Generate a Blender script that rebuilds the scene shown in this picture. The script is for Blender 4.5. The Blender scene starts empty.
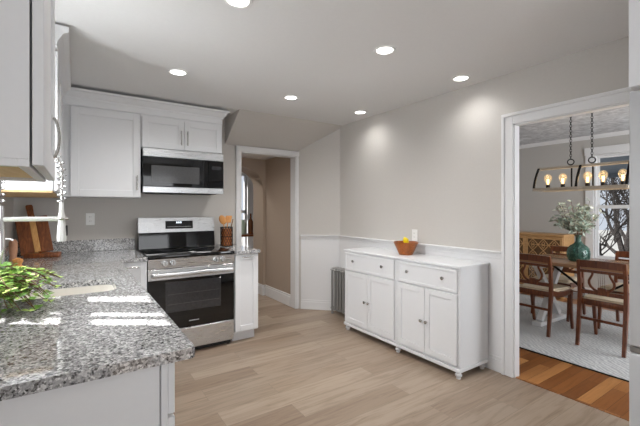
import bpy, bmesh, math, random
from math import radians as R, sin, cos, pi
from mathutils import Vector, Matrix

random.seed(7)
SC = bpy.context.scene
COL = SC.collection

# ------------------------------------------------------------------ camera
cd = bpy.data.cameras.new('camera')
cam = bpy.data.objects.new('camera', cd)
COL.objects.link(cam)
cam.location = (0, 0, 1.33)
cam.rotation_euler = (R(90), 0, -0.59287)
cd.sensor_width = 36
cd.lens = 36 * 363.34 / 640
cd.shift_y = -4.15 / 640
cd.clip_start = 0.05
cd.clip_end = 200
SC.camera = cam

# ------------------------------------------------------------------ world, sun, exposure
W = bpy.data.worlds.new('sky')
SC.world = W
W.use_nodes = True
W.node_tree.nodes['Background'].inputs[0].default_value = (0.80, 0.88, 1.0, 1)
W.node_tree.nodes['Background'].inputs[1].default_value = 0.75

def light(name, kind, loc, energy, color=(1, 1, 1), direction=None, **kw):
    d = bpy.data.lights.new(name, kind)
    d.energy = energy
    d.color = color
    for k, v in kw.items():
        setattr(d, k, v)
    o = bpy.data.objects.new(name, d)
    COL.objects.link(o)
    o.location = loc
    if direction is not None:
        o.rotation_euler = Vector(direction).to_track_quat('-Z', 'Y').to_euler()
    return o

EL = R(47)
SUN_DIR = (0.82 * cos(EL), -0.57 * cos(EL), -sin(EL))
light('sun', 'SUN', (-6, 6, 9), 18.0, (1.0, 0.98, 0.95), SUN_DIR, angle=R(0.6))
# sink window daylight, then added fill panels outside unseen windows
light('window_daylight_sink', 'AREA', (-0.75, 2.2, 1.62), 58, (0.95, 0.98, 1), (1, -0.05, -0.12),
      shape='RECTANGLE', size=0.7, size_y=0.9)
light('side_fill', 'AREA', (-0.8, -0.75, 1.5), 14, (0.97, 0.985, 1), (1, 0.1, 0.2),  # added fill panel, lights the room from the left behind the camera
      shape='RECTANGLE', size=1.5, size_y=1.3)
light('dining_fill', 'AREA', (4.7, -0.95, 1.4), 105, (0.95, 0.98, 1), (0, 1, 0.1),  # fill panel out of view, added to brighten the dining room
      shape='RECTANGLE', size=2.0, size_y=1.5)
light('entry_fill', 'AREA', (1.5, -2.35, 1.35), 42, (0.98, 0.99, 1), (0, 1, 0.2),  # added frontal fill from behind the camera
      shape='RECTANGLE', size=2.2, size_y=1.9)

SC.view_settings.view_transform = 'Standard'
SC.view_settings.look = 'None'
SC.view_settings.gamma = 1
SC.view_settings.use_curve_mapping = False
SC.view_settings.exposure = 0.12
SC.cycles.use_denoising = True
SC.cycles.max_bounces = 10
SC.cycles.diffuse_bounces = 6
SC.cycles.transparent_max_bounces = 24
SC.cycles.sample_clamp_indirect = 6

# ------------------------------------------------------------------ materials
def lin(r, g, b):
    f = lambda c: ((c / 255 + 0.055) / 1.055) ** 2.4 if c > 10 else c / 255 / 12.92
    return (f(r), f(g), f(b), 1)

class NT:
    def __init__(s, name):
        s.m = bpy.data.materials.new(name)
        s.m.use_nodes = True
        s.t = s.m.node_tree
        s.b = s.t.nodes['Principled BSDF']
    def n(s, typ, **kw):
        nd = s.t.nodes.new(typ)
        for k, v in kw.items():
            if k.startswith('i_'):
                nd.inputs[k[2:].replace('_', ' ')].default_value = v
            else:
                setattr(nd, k, v)
        return nd
    def l(s, a, b):
        s.t.links.new(a, b)
    def coords(s, scale=(1, 1, 1), rot=(0, 0, 0)):
        tc = s.n('ShaderNodeTexCoord')
        mp = s.n('ShaderNodeMapping')
        mp.inputs['Scale'].default_value = scale
        mp.inputs['Rotation'].default_value = rot
        s.l(tc.outputs['Object'], mp.inputs['Vector'])
        return mp.outputs['Vector']
    def ramp(s, fac, stops, interp='LINEAR'):
        r = s.n('ShaderNodeValToRGB')
        r.color_ramp.interpolation = interp
        e = r.color_ramp.elements
        while len(e) < len(stops):
            e.new(0.5)
        for el, (p, c) in zip(e, stops):
            el.position = p
            el.color = c
        s.l(fac, r.inputs[0])
        return r.outputs['Color']
    def mix(s, fac, a, b, blend='MIX'):
        m = s.n('ShaderNodeMix', data_type='RGBA', blend_type=blend)
        for sock, v in ((m.inputs['Factor'], fac), (m.inputs['A'] if False else m.inputs[6], a), (m.inputs[7], b)):
            if hasattr(v, 'is_linked') or hasattr(v, 'links'):
                s.l(v, sock)
            else:
                sock.default_value = v
        return m.outputs[2]
    def bump(s, height, strength=0.2, dist=0.01):
        b = s.n('ShaderNodeBump')
        b.inputs['Strength'].default_value = strength
        b.inputs['Distance'].default_value = dist
        s.l(height, b.inputs['Height'])
        s.l(b.outputs['Normal'], s.b.inputs['Normal'])
    def set(s, **kw):
        for k, v in kw.items():
            s.b.inputs[k.replace('_', ' ')].default_value = v
        return s

def paint(name, col, rough=0.5, var=0.02, bump=0.03, spec=0.4):
    t = NT(name)
    t.set(Roughness=rough)
    t.b.inputs['Specular IOR Level'].default_value = spec
    v = t.coords((1, 1, 1))
    nz = t.n('ShaderNodeTexNoise', i_Scale=60.0, i_Detail=3.0)
    t.l(v, nz.inputs['Vector'])
    c = lin(*col)
    d = tuple(x * (1 - var) for x in c[:3]) + (1,)
    t.l(t.ramp(nz.outputs['Fac'], [(0.35, d), (0.65, c)]), t.b.inputs['Base Color'])
    if bump:
        t.bump(nz.outputs['Fac'], bump, 0.003)
    return t.m

def metal(name, col, rough=0.3, stretch=(2, 2, 90), metallic=1.0):
    t = NT(name)
    t.set(Metallic=metallic, Roughness=rough)
    v = t.coords(stretch)
    nz = t.n('ShaderNodeTexNoise', i_Scale=6.0, i_Detail=2.0)
    t.l(v, nz.inputs['Vector'])
    c = lin(*col)
    d = tuple(x * 0.95 for x in c[:3]) + (1,)
    t.l(t.ramp(nz.outputs['Fac'], [(0.3, d), (0.7, c)]), t.b.inputs['Base Color'])
    mr = t.n('ShaderNodeMapRange')
    mr.inputs['To Min'].default_value = rough * 0.8
    mr.inputs['To Max'].default_value = rough * 1.25
    t.l(nz.outputs['Fac'], mr.inputs['Value'])
    t.l(mr.outputs['Result'], t.b.inputs['Roughness'])
    return t.m

def wood(name, dark, light_, scale=1.0, axis=0, rough=0.4, bands=9.0):
    t = NT(name)
    t.set(Roughness=rough)
    st = [1.2 * scale] * 3
    for i in range(3):
        if i != axis:
            st[i] = bands * scale
    v = t.coords(tuple(st))
    nz = t.n('ShaderNodeTexNoise', i_Scale=3.0, i_Detail=6.0, i_Roughness=0.6, i_Distortion=0.8)
    t.l(v, nz.inputs['Vector'])
    t.l(t.ramp(nz.outputs['Fac'], [(0.28, lin(*dark)), (0.52, lin(*[(a + b) / 2 for a, b in zip(dark, light_)])), (0.72, lin(*light_))]),
        t.b.inputs['Base Color'])
    t.bump(nz.outputs['Fac'], 0.08, 0.002)
    return t.m

def planks(name, stops, w, h, gap_col, rough, grain=(1.5, 30, 1), gap=0.0015, grain_amt=0.35, dark=(0.55, 0.5, 0.45, 1)):
    t = NT(name)
    t.set(Roughness=rough)
    v = t.coords((1, 1, 1))
    br = t.n('ShaderNodeTexBrick', offset=0.37, offset_frequency=2)
    br.inputs['Scale'].default_value = 1.0
    br.inputs['Brick Width'].default_value = w
    br.inputs['Row Height'].default_value = h
    br.inputs['Mortar Size'].default_value = gap
    br.inputs['Mortar Smooth'].default_value = 0.2
    br.inputs['Color1'].default_value = (0, 0, 0, 1)
    br.inputs['Color2'].default_value = (1, 1, 1, 1)
    br.inputs['Mortar'].default_value = (0.5, 0.5, 0.5, 1)
    t.l(v, br.inputs['Vector'])
    base = t.ramp(br.outputs['Color'], stops)
    g = t.coords(grain)
    # shift the grain per plank
    add = t.n('ShaderNodeVectorMath', operation='ADD')
    sc = t.n('ShaderNodeVectorMath', operation='SCALE')
    sc.inputs['Scale'].default_value = 13.0
    t.l(br.outputs['Color'], sc.inputs[0])
    t.l(g, add.inputs[0])
    t.l(sc.outputs[0], add.inputs[1])
    nz = t.n('ShaderNodeTexNoise', i_Scale=2.2, i_Detail=7.0, i_Roughness=0.62, i_Distortion=0.9)
    t.l(add.outputs[0], nz.inputs['Vector'])
    gr = t.ramp(nz.outputs['Fac'], [(0.30, dark), (0.55, (1, 1, 1, 1)), (0.8, (1.0, 1.0, 1.0, 1))])
    mul = t.mix(grain_amt, base, gr, 'MULTIPLY')
    fin = t.mix(br.outputs['Fac'], mul, lin(*gap_col))
    t.l(fin, t.b.inputs['Base Color'])
    t.bump(nz.outputs['Fac'], 0.04, 0.002)
    return t.m

M = {}
M['wall'] = paint('greige wall paint', (196, 192, 187), 0.6)
M['taupe'] = paint('taupe hall paint', (172, 156, 141), 0.6)
M['dining_wall'] = paint('grey dining wall paint', (186, 183, 179), 0.6)
M['white'] = paint('white trim paint', (224, 224, 225), 0.35, 0.01, 0.01)
M['cab'] = paint('white cabinet lacquer', (223, 224, 226), 0.32, 0.01, 0.0)
M['ceil'] = paint('ceiling white', (226, 226, 226), 0.8, 0.015)
M['board'] = paint('sideboard white', (222, 223, 225), 0.35, 0.01, 0.0)
M['plastic'] = paint('white plastic', (240, 240, 238), 0.35, 0.0, 0.0)
M['shadow_gap'] = paint('dark joint', (40, 40, 42), 0.8, 0.0, 0.0)
M['steel'] = metal('brushed stainless', (206, 207, 208), 0.28, (2, 2, 60))
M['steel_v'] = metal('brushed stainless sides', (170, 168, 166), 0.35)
M['sink_steel'] = metal('sink stainless', (236, 232, 224), 0.5, (3, 60, 3), 0.35)
M['nickel'] = metal('brushed nickel', (190, 188, 184), 0.25)
M['arm'] = metal('satin light steel', (232, 232, 230), 0.35, metallic=0.45)
M['chrome'] = metal('bright chrome', (225, 225, 225), 0.12)
M['silver_paint'] = metal('silver radiator paint', (158, 157, 155), 0.4, metallic=0.4)
M['black_metal'] = metal('black iron', (30, 29, 29), 0.5, metallic=0.6)
M['black'] = paint('black enamel', (16, 16, 17), 0.25, 0.0, 0.0)
M['black_plastic'] = paint('black plastic', (24, 24, 25), 0.45, 0.0, 0.0)
M['grey_mark'] = paint('grey print', (180, 180, 182), 0.5, 0.0, 0.0)
M['bglass'] = paint('black glass', (9, 9, 10), 0.04, 0.0, 0.0, 0.55)
M['window_dark'] = paint('oven window glass', (50, 50, 52), 0.06, 0.2, 0.0, 0.6)
M['mw_window'] = paint('microwave window mesh', (74, 74, 75), 0.12, 0.15, 0.0, 0.5)
M['fridge'] = paint('fridge white enamel', (188, 189, 191), 0.35, 0.0, 0.02)
M['raw_ply'] = wood('raw birch underside', (196, 160, 112), (222, 190, 144), 1.0, 1, 0.6)
M['walnut'] = wood('dark acacia', (96, 50, 24), (160, 94, 48), 2.0, 2, 0.4)
M['oak_pale'] = wood('pale oak strip', (196, 142, 82), (224, 176, 112), 2.0, 2, 0.4)
M['chair'] = wood('mahogany chair', (72, 36, 20), (132, 74, 42), 2.0, 2, 0.28)
M['table'] = wood('light brown table top', (150, 114, 84), (190, 152, 118), 1.5, 1, 0.22)
M['rattan'] = wood('honey wood', (172, 128, 80), (206, 164, 112), 2.0, 1, 0.45)
M['rattan_dark'] = wood('cane panel backing', (84, 60, 36), (112, 82, 52), 2.0, 2, 0.6)
M['bowl'] = wood('orange teak bowl', (122, 60, 18), (192, 112, 44), 4.0, 0, 0.3)
M['spoon'] = wood('spoon beech', (188, 124, 64), (220, 162, 98), 4.0, 2, 0.45)
M['driftwood'] = wood('weathered wood', (162, 150, 134), (206, 196, 180), 3.0, 1, 0.6)
M['stem'] = wood('brown stem', (92, 66, 44), (128, 98, 66), 3.0, 2, 0.7)
M['seat'] = paint('cream seat fabric', (218, 204, 180), 0.85, 0.12, 0.25)
M['leaf'] = paint('fresh green leaf', (112, 160, 62), 0.4, 0.45, 0.0)
M['leaf2'] = paint('light green leaf', (178, 208, 106), 0.4, 0.3, 0.0)
M['sage'] = paint('grey green leaf', (182, 196, 180), 0.6, 0.3, 0.0)
M['sage2'] = paint('cream leaf', (228, 230, 214), 0.6, 0.2, 0.0)
M['lemon'] = paint('lemon peel', (244, 216, 24), 0.4, 0.1, 0.2)
M['bark'] = paint('winter bark', (44, 41, 40), 0.95, 0.3, 0.0, 0.1)
M['snow'] = paint('pale ground', (112, 112, 110), 0.9, 0.1, 0.1)
M['porch'] = paint('blue grey porch paint', (112, 126, 140), 0.6, 0.1, 0.0)
M['siding'] = paint('pale siding', (196, 200, 204), 0.7, 0.05, 0.0)
M['copper'] = paint('pink wood mill', (186, 138, 108), 0.4, 0.1, 0.0)
M['soap'] = paint('pale green soap', (190, 205, 188), 0.2, 0.0, 0.0)
M['brown_glass'] = paint('amber bottle', (96, 54, 24), 0.1, 0.0, 0.0, 0.6)

M['floor'] = planks('grey oak vinyl planks',
                    [(0.0, lin(138, 119, 102)), (0.35, lin(150, 132, 115)), (0.7, lin(162, 145, 128)), (1.0, lin(144, 127, 111))],
                    1.22, 0.18, (122, 108, 94), 0.42, (1.0, 12, 1), 0.0012, 0.85, (0.62, 0.57, 0.53, 1))
M['hardwood'] = planks('orange oak strip floor',
                       [(0.0, lin(122, 74, 38)), (0.4, lin(140, 88, 46)), (0.75, lin(156, 102, 56)), (1.0, lin(192, 138, 84))],
                       1.1, 0.085, (70, 36, 14), 0.3, (1.2, 22, 1), 0.0012, 0.5, (0.55, 0.45, 0.35, 1))

def granite():
    t = NT('speckled grey granite')
    t.set(Roughness=0.035)
    t.b.inputs['Specular IOR Level'].default_value = 0.6
    v = t.coords((1, 1, 1))
    vo = t.n('ShaderNodeTexVoronoi', i_Scale=165.0)
    t.l(v, vo.inputs['Vector'])
    n1 = t.n('ShaderNodeTexNoise', i_Scale=78.0, i_Detail=3.0, i_Roughness=0.7)
    t.l(v, n1.inputs['Vector'])
    sep = t.n('ShaderNodeSeparateColor')
    t.l(vo.outputs['Color'], sep.inputs[0])
    base = t.ramp(sep.outputs[0], [(0.0, lin(18, 18, 20)), (0.15, lin(74, 74, 76)), (0.25, lin(150, 150, 152)),
                                   (0.5, lin(180, 180, 181)), (0.80, lin(238, 238, 238))], 'CONSTANT')
    cl = t.ramp(n1.outputs['Fac'], [(0.38, lin(22, 22, 24)), (0.45, lin(138, 137, 137)), (0.57, lin(174, 173, 172)), (0.66, lin(236, 235, 234))])
    t.l(t.mix(0.42, base, cl), t.b.inputs['Base Color'])
    return t.m
M['granite'] = granite()

def swirl():
    t = NT('swirled plaster ceiling')
    t.set(Roughness=0.55)
    v = t.coords((1, 1, 1))
    nz = t.n('ShaderNodeTexNoise', i_Scale=7.0, i_Detail=6.0, i_Distortion=1.6, i_Roughness=0.6)
    t.l(v, nz.inputs['Vector'])
    t.l(t.ramp(nz.outputs['Fac'], [(0.3, lin(160, 162, 166)), (0.7, lin(222, 224, 227))]), t.b.inputs['Base Color'])
    t.bump(nz.outputs['Fac'], 0.8, 0.03)
    return t.m
M['swirl'] = swirl()

def rug_mat():
    t = NT('grey patterned rug')
    t.set(Roughness=0.95)
    v = t.coords((1, 1, 1), (0, 0, R(35)))
    w1 = t.n('ShaderNodeTexWave', i_Scale=9.0, i_Distortion=7.0, i_Detail=3.0)
    w1.inputs['Detail Scale'].default_value = 1.6
    t.l(v, w1.inputs['Vector'])
    nz = t.n('ShaderNodeTexNoise', i_Scale=160.0, i_Detail=2.0)
    t.l(v, nz.inputs['Vector'])
    a = t.ramp(w1.outputs['Fac'], [(0.1, lin(176, 177, 179)), (0.5, lin(196, 196, 196)), (0.9, lin(208, 208, 207))])
    b = t.ramp(nz.outputs['Fac'], [(0.3, (0.7, 0.7, 0.7, 1)), (0.7, (1, 1, 1, 1))])
    t.l(t.mix(0.5, a, b, 'MULTIPLY'), t.b.inputs['Base Color'])
    t.bump(nz.outputs['Fac'], 0.5, 0.004)
    return t.m
M['rug'] = rug_mat()

def glass_mat(name, tint=(1, 1, 1, 1), refl=0.08, rough=0.0):
    t = NT(name)
    nt = t.t
    out = nt.nodes['Material Output']
    tr = t.n('ShaderNodeBsdfTransparent')
    tr.inputs['Color'].default_value = tint
    gl = t.n('ShaderNodeBsdfGlossy')
    gl.inputs['Roughness'].default_value = rough
    mx = t.n('ShaderNodeMixShader')
    lw = t.n('ShaderNodeLayerWeight')
    lw.inputs['Blend'].default_value = 0.5
    pw = t.n('ShaderNodeMath', operation='POWER')
    pw.inputs[1].default_value = 4.0
    t.l(lw.outputs['Facing'], pw.inputs[0])
    fr = t.n('ShaderNodeMapRange')
    fr.inputs['To Min'].default_value = 0.03
    fr.inputs['To Max'].default_value = 0.6
    t.l(pw.outputs[0], fr.inputs['Value'])
    t.l(fr.outputs[0], mx.inputs[0])
    t.l(tr.outputs[0], mx.inputs[1])
    t.l(gl.outputs[0], mx.inputs[2])
    t.l(mx.outputs[0], out.inputs['Surface'])
    return t.m
M['pane'] = glass_mat('clear window glass')
def lit_bulb():
    m = glass_mat('lit amber bulb glass', (1.0, 0.90, 0.72, 1))
    nt = m.node_tree
    out = nt.nodes['Material Output']
    src = out.inputs['Surface'].links[0].from_socket
    em = nt.nodes.new('ShaderNodeEmission')
    em.inputs['Color'].default_value = (1, 0.72, 0.40, 1)
    em.inputs['Strength'].default_value = 0.22  # faint glow put into the glass itself, standing in for the halo
    ad = nt.nodes.new('ShaderNodeAddShader')
    nt.links.new(src, ad.inputs[0]); nt.links.new(em.outputs[0], ad.inputs[1])
    nt.links.new(ad.outputs[0], out.inputs['Surface'])
    return m
M['bulb_glass'] = lit_bulb()
M['clear_bottle'] = glass_mat('clear bottle glass', (0.86, 0.93, 0.90, 1))

def green_glass():
    t = NT('teal green glass')
    out = t.t.nodes['Material Output']
    t.set(Roughness=0.06)
    v = t.coords((1, 1, 1))
    wv = t.n('ShaderNodeTexNoise', i_Scale=12.0, i_Detail=2.0)
    t.l(v, wv.inputs['Vector'])
    t.l(t.ramp(wv.outputs['Fac'], [(0.3, lin(46, 80, 72)), (0.7, lin(104, 142, 130))]), t.b.inputs['Base Color'])
    t.b.inputs['Specular IOR Level'].default_value = 0.7
    tr = t.n('ShaderNodeBsdfTransparent')
    tr.inputs['Color'].default_value = (0.40, 0.60, 0.54, 1)
    mx = t.n('ShaderNodeMixShader')
    mx.inputs[0].default_value = 0.45
    t.l(t.b.outputs[0], mx.inputs[1])
    t.l(tr.outputs[0], mx.inputs[2])
    t.l(mx.outputs[0], out.inputs['Surface'])
    return t.m
M['green_glass'] = green_glass()

def emit(name, col, strength):
    t = NT(name)
    t.set(Roughness=0.4)
    t.b.inputs['Base Color'].default_value = col
    t.b.inputs['Emission Color'].default_value = col
    t.b.inputs['Emission Strength'].default_value = strength
    return t.m
M['lens'] = emit('lit downlight lens', (1, 0.98, 0.95, 1), 6.0)
M['filament'] = emit('glowing filament', (1, 0.70, 0.36, 1), 7.0)
M['display'] = emit('oven clock digits', (0.8, 0.9, 1.0, 1), 1.2)

# ------------------------------------------------------------------ mesh builder
class MB:
    def __init__(s, M4=None):
        s.bm = bmesh.new()
        s.X = M4 or Matrix.Identity(4)
    def v(s, p):
        return s.bm.verts.new(s.X @ Vector(p))
    def box(s, x0, x1, y0, y1, z0, z1, bev=0.0, seg=1):
        x0, x1 = min(x0, x1), max(x0, x1); y0, y1 = min(y0, y1), max(y0, y1); z0, z1 = min(z0, z1), max(z0, z1)
        vs = [s.v((x, y, z)) for z in (z0, z1) for y in (y0, y1) for x in (x0, x1)]
        idx = [(0, 2, 3, 1), (4, 5, 7, 6), (0, 1, 5, 4), (2, 6, 7, 3), (0, 4, 6, 2), (1, 3, 7, 5)]
        fs = [s.bm.faces.new([vs[i] for i in f]) for f in idx]
        if bev:
            es = list({e for f in fs for e in f.edges})
            bmesh.ops.bevel(s.bm, geom=es, offset=bev, segments=seg, affect='EDGES', profile=0.5)
        return s
    def prism(s, poly, a0, a1, axis='y'):
        """polygon in the two other axes, extruded along axis"""
        def P(p, a):
            return {'x': (a, p[0], p[1]), 'y': (p[0], a, p[1]), 'z': (p[0], p[1], a)}[axis]
        A = [s.v(P(p, a0)) for p in poly]; B = [s.v(P(p, a1)) for p in poly]
        n = len(poly)
        s.bm.faces.new(A); s.bm.faces.new(B[::-1])
        for i in range(n):
            s.bm.faces.new((A[i], B[i], B[(i + 1) % n], A[(i + 1) % n]))
        return s
    def cyl(s, p0, p1, r0, r1=None, n=16):
        return s.tube([p0, p1], [r0, r0 if r1 is None else r1], n)
    def tube(s, pts, r, n=10, caps=True, sq=None):
        pts = [Vector(p) for p in pts]
        if not isinstance(r, (list, tuple)):
            r = [r] * len(pts)
        rings = []
        prev = None
        for i, p in enumerate(pts):
            if i == 0: d = pts[1] - pts[0]
            elif i == len(pts) - 1: d = pts[-1] - pts[-2]
            else: d = (pts[i + 1] - pts[i]).normalized() + (pts[i] - pts[i - 1]).normalized()
            d.normalize()
            if prev is None:
                u = d.orthogonal().normalized()
                if abs(d.z) < 0.95:
                    u = d.cross(Vector((0, 0, 1))).normalized()
            else:
                u = (prev - d * prev.dot(d)).normalized()
            prev = u
            w = d.cross(u)
            ring = []
            for k in range(n):
                a = 2 * pi * k / n
                ring.append(s.v(p + (u * cos(a) + w * sin(a)) * r[i]))
            rings.append(ring)
        for A, B in zip(rings, rings[1:]):
            for k in range(n):
                s.bm.faces.new((A[k], A[(k + 1) % n], B[(k + 1) % n], B[k]))
        if caps:
            s.bm.faces.new(rings[0][::-1]); s.bm.faces.new(rings[-1])
        return s
    def bar(s, pts, wx, wy, up=(0, 1, 0)):
        """rectangular section swept along pts; 'up' fixes the section's second axis"""
        pts = [Vector(p) for p in pts]
        up = Vector(up)
        if not isinstance(wx, (list, tuple)): wx = [wx] * len(pts)
        if not isinstance(wy, (list, tuple)): wy = [wy] * len(pts)
        rings = []
        for i, p in enumerate(pts):
            if i == 0: d = pts[1] - pts[0]
            elif i == len(pts) - 1: d = pts[-1] - pts[-2]
            else: d = (pts[i + 1] - pts[i]).normalized() + (pts[i] - pts[i - 1]).normalized()
            d.normalize()
            a = up.cross(d).normalized()
            b = d.cross(a).normalized()
            rings.append([s.v(p + a * sx * wx[i] / 2 + b * sy * wy[i] / 2) for sx, sy in ((-1, -1), (1, -1), (1, 1), (-1, 1))])
        for A, B in zip(rings, rings[1:]):
            for k in range(4):
                s.bm.faces.new((A[k], A[(k + 1) % 4], B[(k + 1) % 4], B[k]))
        s.bm.faces.new(rings[0][::-1]); s.bm.faces.new(rings[-1])
        return s
    def lathe(s, prof, c=(0, 0, 0), n=24, axis='z'):
        """profile of (radius, height); poles closed where radius is 0"""
        c = Vector(c)
        rings = []
        for r, h in prof:
            ring = []
            if r < 1e-6:
                ring = [s.v(c + s._ax(0, 0, h, axis))]
            else:
                for k in range(n):
                    a = 2 * pi * k / n
                    ring.append(s.v(c + s._ax(r * cos(a), r * sin(a), h, axis)))
            rings.append(ring)
        for A, B in zip(rings, rings[1:]):
            if len(A) == 1 and len(B) == 1: continue
            for k in range(n):
                k2 = (k + 1) % n
                if len(A) == 1: s.bm.faces.new((A[0], B[k2], B[k]))
                elif len(B) == 1: s.bm.faces.new((A[k], A[k2], B[0]))
                else: s.bm.faces.new((A[k], A[k2], B[k2], B[k]))
        if prof[0] == prof[-1]: return s
        if len(rings[0]) > 1: s.bm.faces.new(rings[0][::-1])
        if len(rings[-1]) > 1: s.bm.faces.new(rings[-1])
        return s
    @staticmethod
    def _ax(a, b, h, axis):
        return Vector({'z': (a, b, h), 'x': (h, a, b), '-x': (-h, a, -b), 'y': (b, h, a), '-y': (-b, -h, a)}[axis])
    def torus(s, c, R_, r, rot=Matrix.Identity(3), n=16, m=8, sx=1.0):
        c = Vector(c)
        rings = []
        for i in range(n):
            a = 2 * pi * i / n
            ring = []
            for j in range(m):
                b = 2 * pi * j / m
                p = Vector(((R_ + r * cos(b)) * cos(a) * sx, (R_ + r * cos(b)) * sin(a), r * sin(b)))
                ring.append(s.v(c + rot @ p))
            rings.append(ring)
        for i in range(n):
            A, B = rings[i], rings[(i + 1) % n]
            for j in range(m):
                s.bm.faces.new((A[j], B[j], B[(j + 1) % m], A[(j + 1) % m]))
        return s
    def leaf(s, p, d, up, L, w, fold=0.25):
        p = Vector(p); d = Vector(d).normalized(); up = Vector(up)
        side = d.cross(up)
        if side.length < 1e-3: side = d.orthogonal()
        side.normalize(); nrm = side.cross(d)
        ts = [(0, 0), (0.3, 0.85), (0.55, 1.0), (0.8, 0.6), (1.0, 0)]
        mid = [s.v(p + d * L * t + nrm * (-0.12 * L * t * t)) for t, _ in ts]
        for sg in (-1, 1):
            ed = [s.v(p + d * L * t + side * sg * w * k / 2 + nrm * (fold * w * k / 2 - 0.12 * L * t * t)) for t, k in ts[1:-1]]
            chain = [mid[0]] + ed + [mid[-1]]
            for i in range(4):
                q = [mid[i], mid[i + 1], chain[i + 1], chain[i]]
                u = []
                for x in q:
                    if x not in u: u.append(x)
                if len(u) >= 3:
                    s.bm.faces.new(u if sg > 0 else u[::-1])
        return s

def wloc(o):
    l = Vector((0, 0, 0))
    while o is not None:
        l += o.location
        o = o.parent
    return l

def obj(name, mb, mat, parent=None, smooth=35, local=False):
    """link the builder's mesh as one object; world coordinates are turned into the parent's"""
    bm = mb.bm
    bmesh.ops.recalc_face_normals(bm, faces=bm.faces)
    if parent is not None and not local:
        bmesh.ops.translate(bm, verts=bm.verts, vec=-wloc(parent))
    me = bpy.data.meshes.new(name)
    bm.to_mesh(me); bm.free()
    me.materials.append(M[mat] if isinstance(mat, str) else mat)
    if smooth:
        for p in me.polygons: p.use_smooth = True
        me.set_sharp_from_angle(angle=R(smooth))
    o = bpy.data.objects.new(name, me)
    COL.objects.link(o)
    o.parent = parent
    return o

def struct(name, mb, mat, parent=None, smooth=35):
    o = obj(name, mb, mat, parent, smooth)
    if parent is None: o['kind'] = 'structure'
    return o

def tag(o, label, cat, group=None):
    o['label'] = label; o['category'] = cat
    if group: o['group'] = group
    return o

def thing(name, label, cat, loc=(0, 0, 0), group=None):
    o = bpy.data.objects.new(name, None)
    COL.objects.link(o)
    o.location = loc
    o.empty_display_size = 0.1
    return tag(o, label, cat, group)

def copy_tree(o, loc, rotz=0.0, label=None):
    def cp(src, par):
        c = src.copy()
        COL.objects.link(c)
        c.parent = par
        for ch in [x for x in KIDS.get(src.name, [])]:
            cp(ch, c)
        return c
    KIDS = {}
    for x in COL.objects:
        if x.parent is not None: KIDS.setdefault(x.parent.name, []).append(x)
    r = cp(o, None)
    r.location = loc
    r.rotation_euler = (0, 0, rotz)
    if label: r['label'] = label
    return r

def frame(loc, rz):
    return Matrix.Translation(loc) @ Matrix.Rotation(rz, 4, 'Z')

FB, FL, FRT = 0.0, R(90), R(-90)     # faces -y, +x, -x

def shaker(origin, rz, w, h, t=0.02, fr=0.06, rec=0.008, bev=0.0015):
    """panelled front: local x 0..w, faces local -y, occupying y 0..-t"""
    mb = MB(frame(origin, rz))
    mb.box(0, fr, -t, 0, 0, h, bev); mb.box(w - fr, w, -t, 0, 0, h, bev)
    mb.box(fr, w - fr, -t, 0, h - fr, h, bev); mb.box(fr, w - fr, -t, 0, 0, fr, bev)
    mb.box(fr - 0.002, w - fr + 0.002, -t + rec, -0.001, fr - 0.002, h - fr + 0.002)
    return mb

def bar_pull(origin, rz, length, vertical=True, stand=0.03, r=0.005):
    mb = MB(frame(origin, rz))
    if vertical:
        mb.cyl((0, -stand, -length / 2), (0, -stand, length / 2), r)
        for z in (-length * 0.36, length * 0.36): mb.cyl((0, 0, z), (0, -stand, z), r * 0.9)
    else:
        mb.cyl((-length / 2, -stand, 0), (length / 2, -stand, 0), r)
        for x in (-length * 0.36, length * 0.36): mb.cyl((x, 0, 0), (x, -stand, 0), r * 0.9)
    return mb

# ------------------------------------------------------------------ the room shell
XL, XR, YB, ZC = -0.455, 2.87, 4.20, 2.41      # left wall, right wall, back wall, ceiling
YF = -1.9
XD = 2.93                                       # dining side of the right wall
XE = 6.32                                       # dining window wall
DY0, DY1 = -0.6, 3.75

struct('floor', MB().box(-0.62, 2.885, -2.1, 4.32, -0.12, 0.0), 'floor')
struct('floor_hall', MB().box(0.3, 4.2, 4.321, 7.7, -0.12, 0.0), 'floor')
struct('floor_dining', MB().box(2.886, 6.5, -0.8, 3.95, -0.12, 0.0), 'hardwood')
struct('ceiling', MB().box(-0.62, XD, -2.1, 4.32, ZC, ZC + 0.14), 'ceil')
struct('ceiling_dining', MB().box(XD + 0.001, 6.5, -0.8, 3.95, ZC, ZC + 0.14), 'swirl')
struct('ceiling_hall', MB().box(0.3, 4.2, 4.321, 5.53, 2.09, 2.2).box(0.3, 4.2, 5.531, 7.7, 2.41, 2.55), 'white')

# left wall with the window over the sink
WY0, WY1, WZ0, WZ1 = 1.87, 2.52, 1.12, 2.08
VY0, VY1, VZ0, VZ1 = -1.5, 0.0, 0.85, 2.15      # unseen window behind the camera, added to let fill light in
wl = MB()
for a_, b_ in ((-2.1, VY0), (VY1, WY0), (WY1, 4.32)): wl.box(XL - 0.15, XL, a_, b_, 0, ZC)
for a_, b_, c_, d_ in ((WY0, WY1, WZ0, WZ1), (VY0, VY1, VZ0, VZ1)):
    wl.box(XL - 0.15, XL, a_, b_, 0, c_); wl.box(XL - 0.15, XL, a_, b_, d_, ZC)
struct('wall_left', wl, 'wall')

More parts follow.
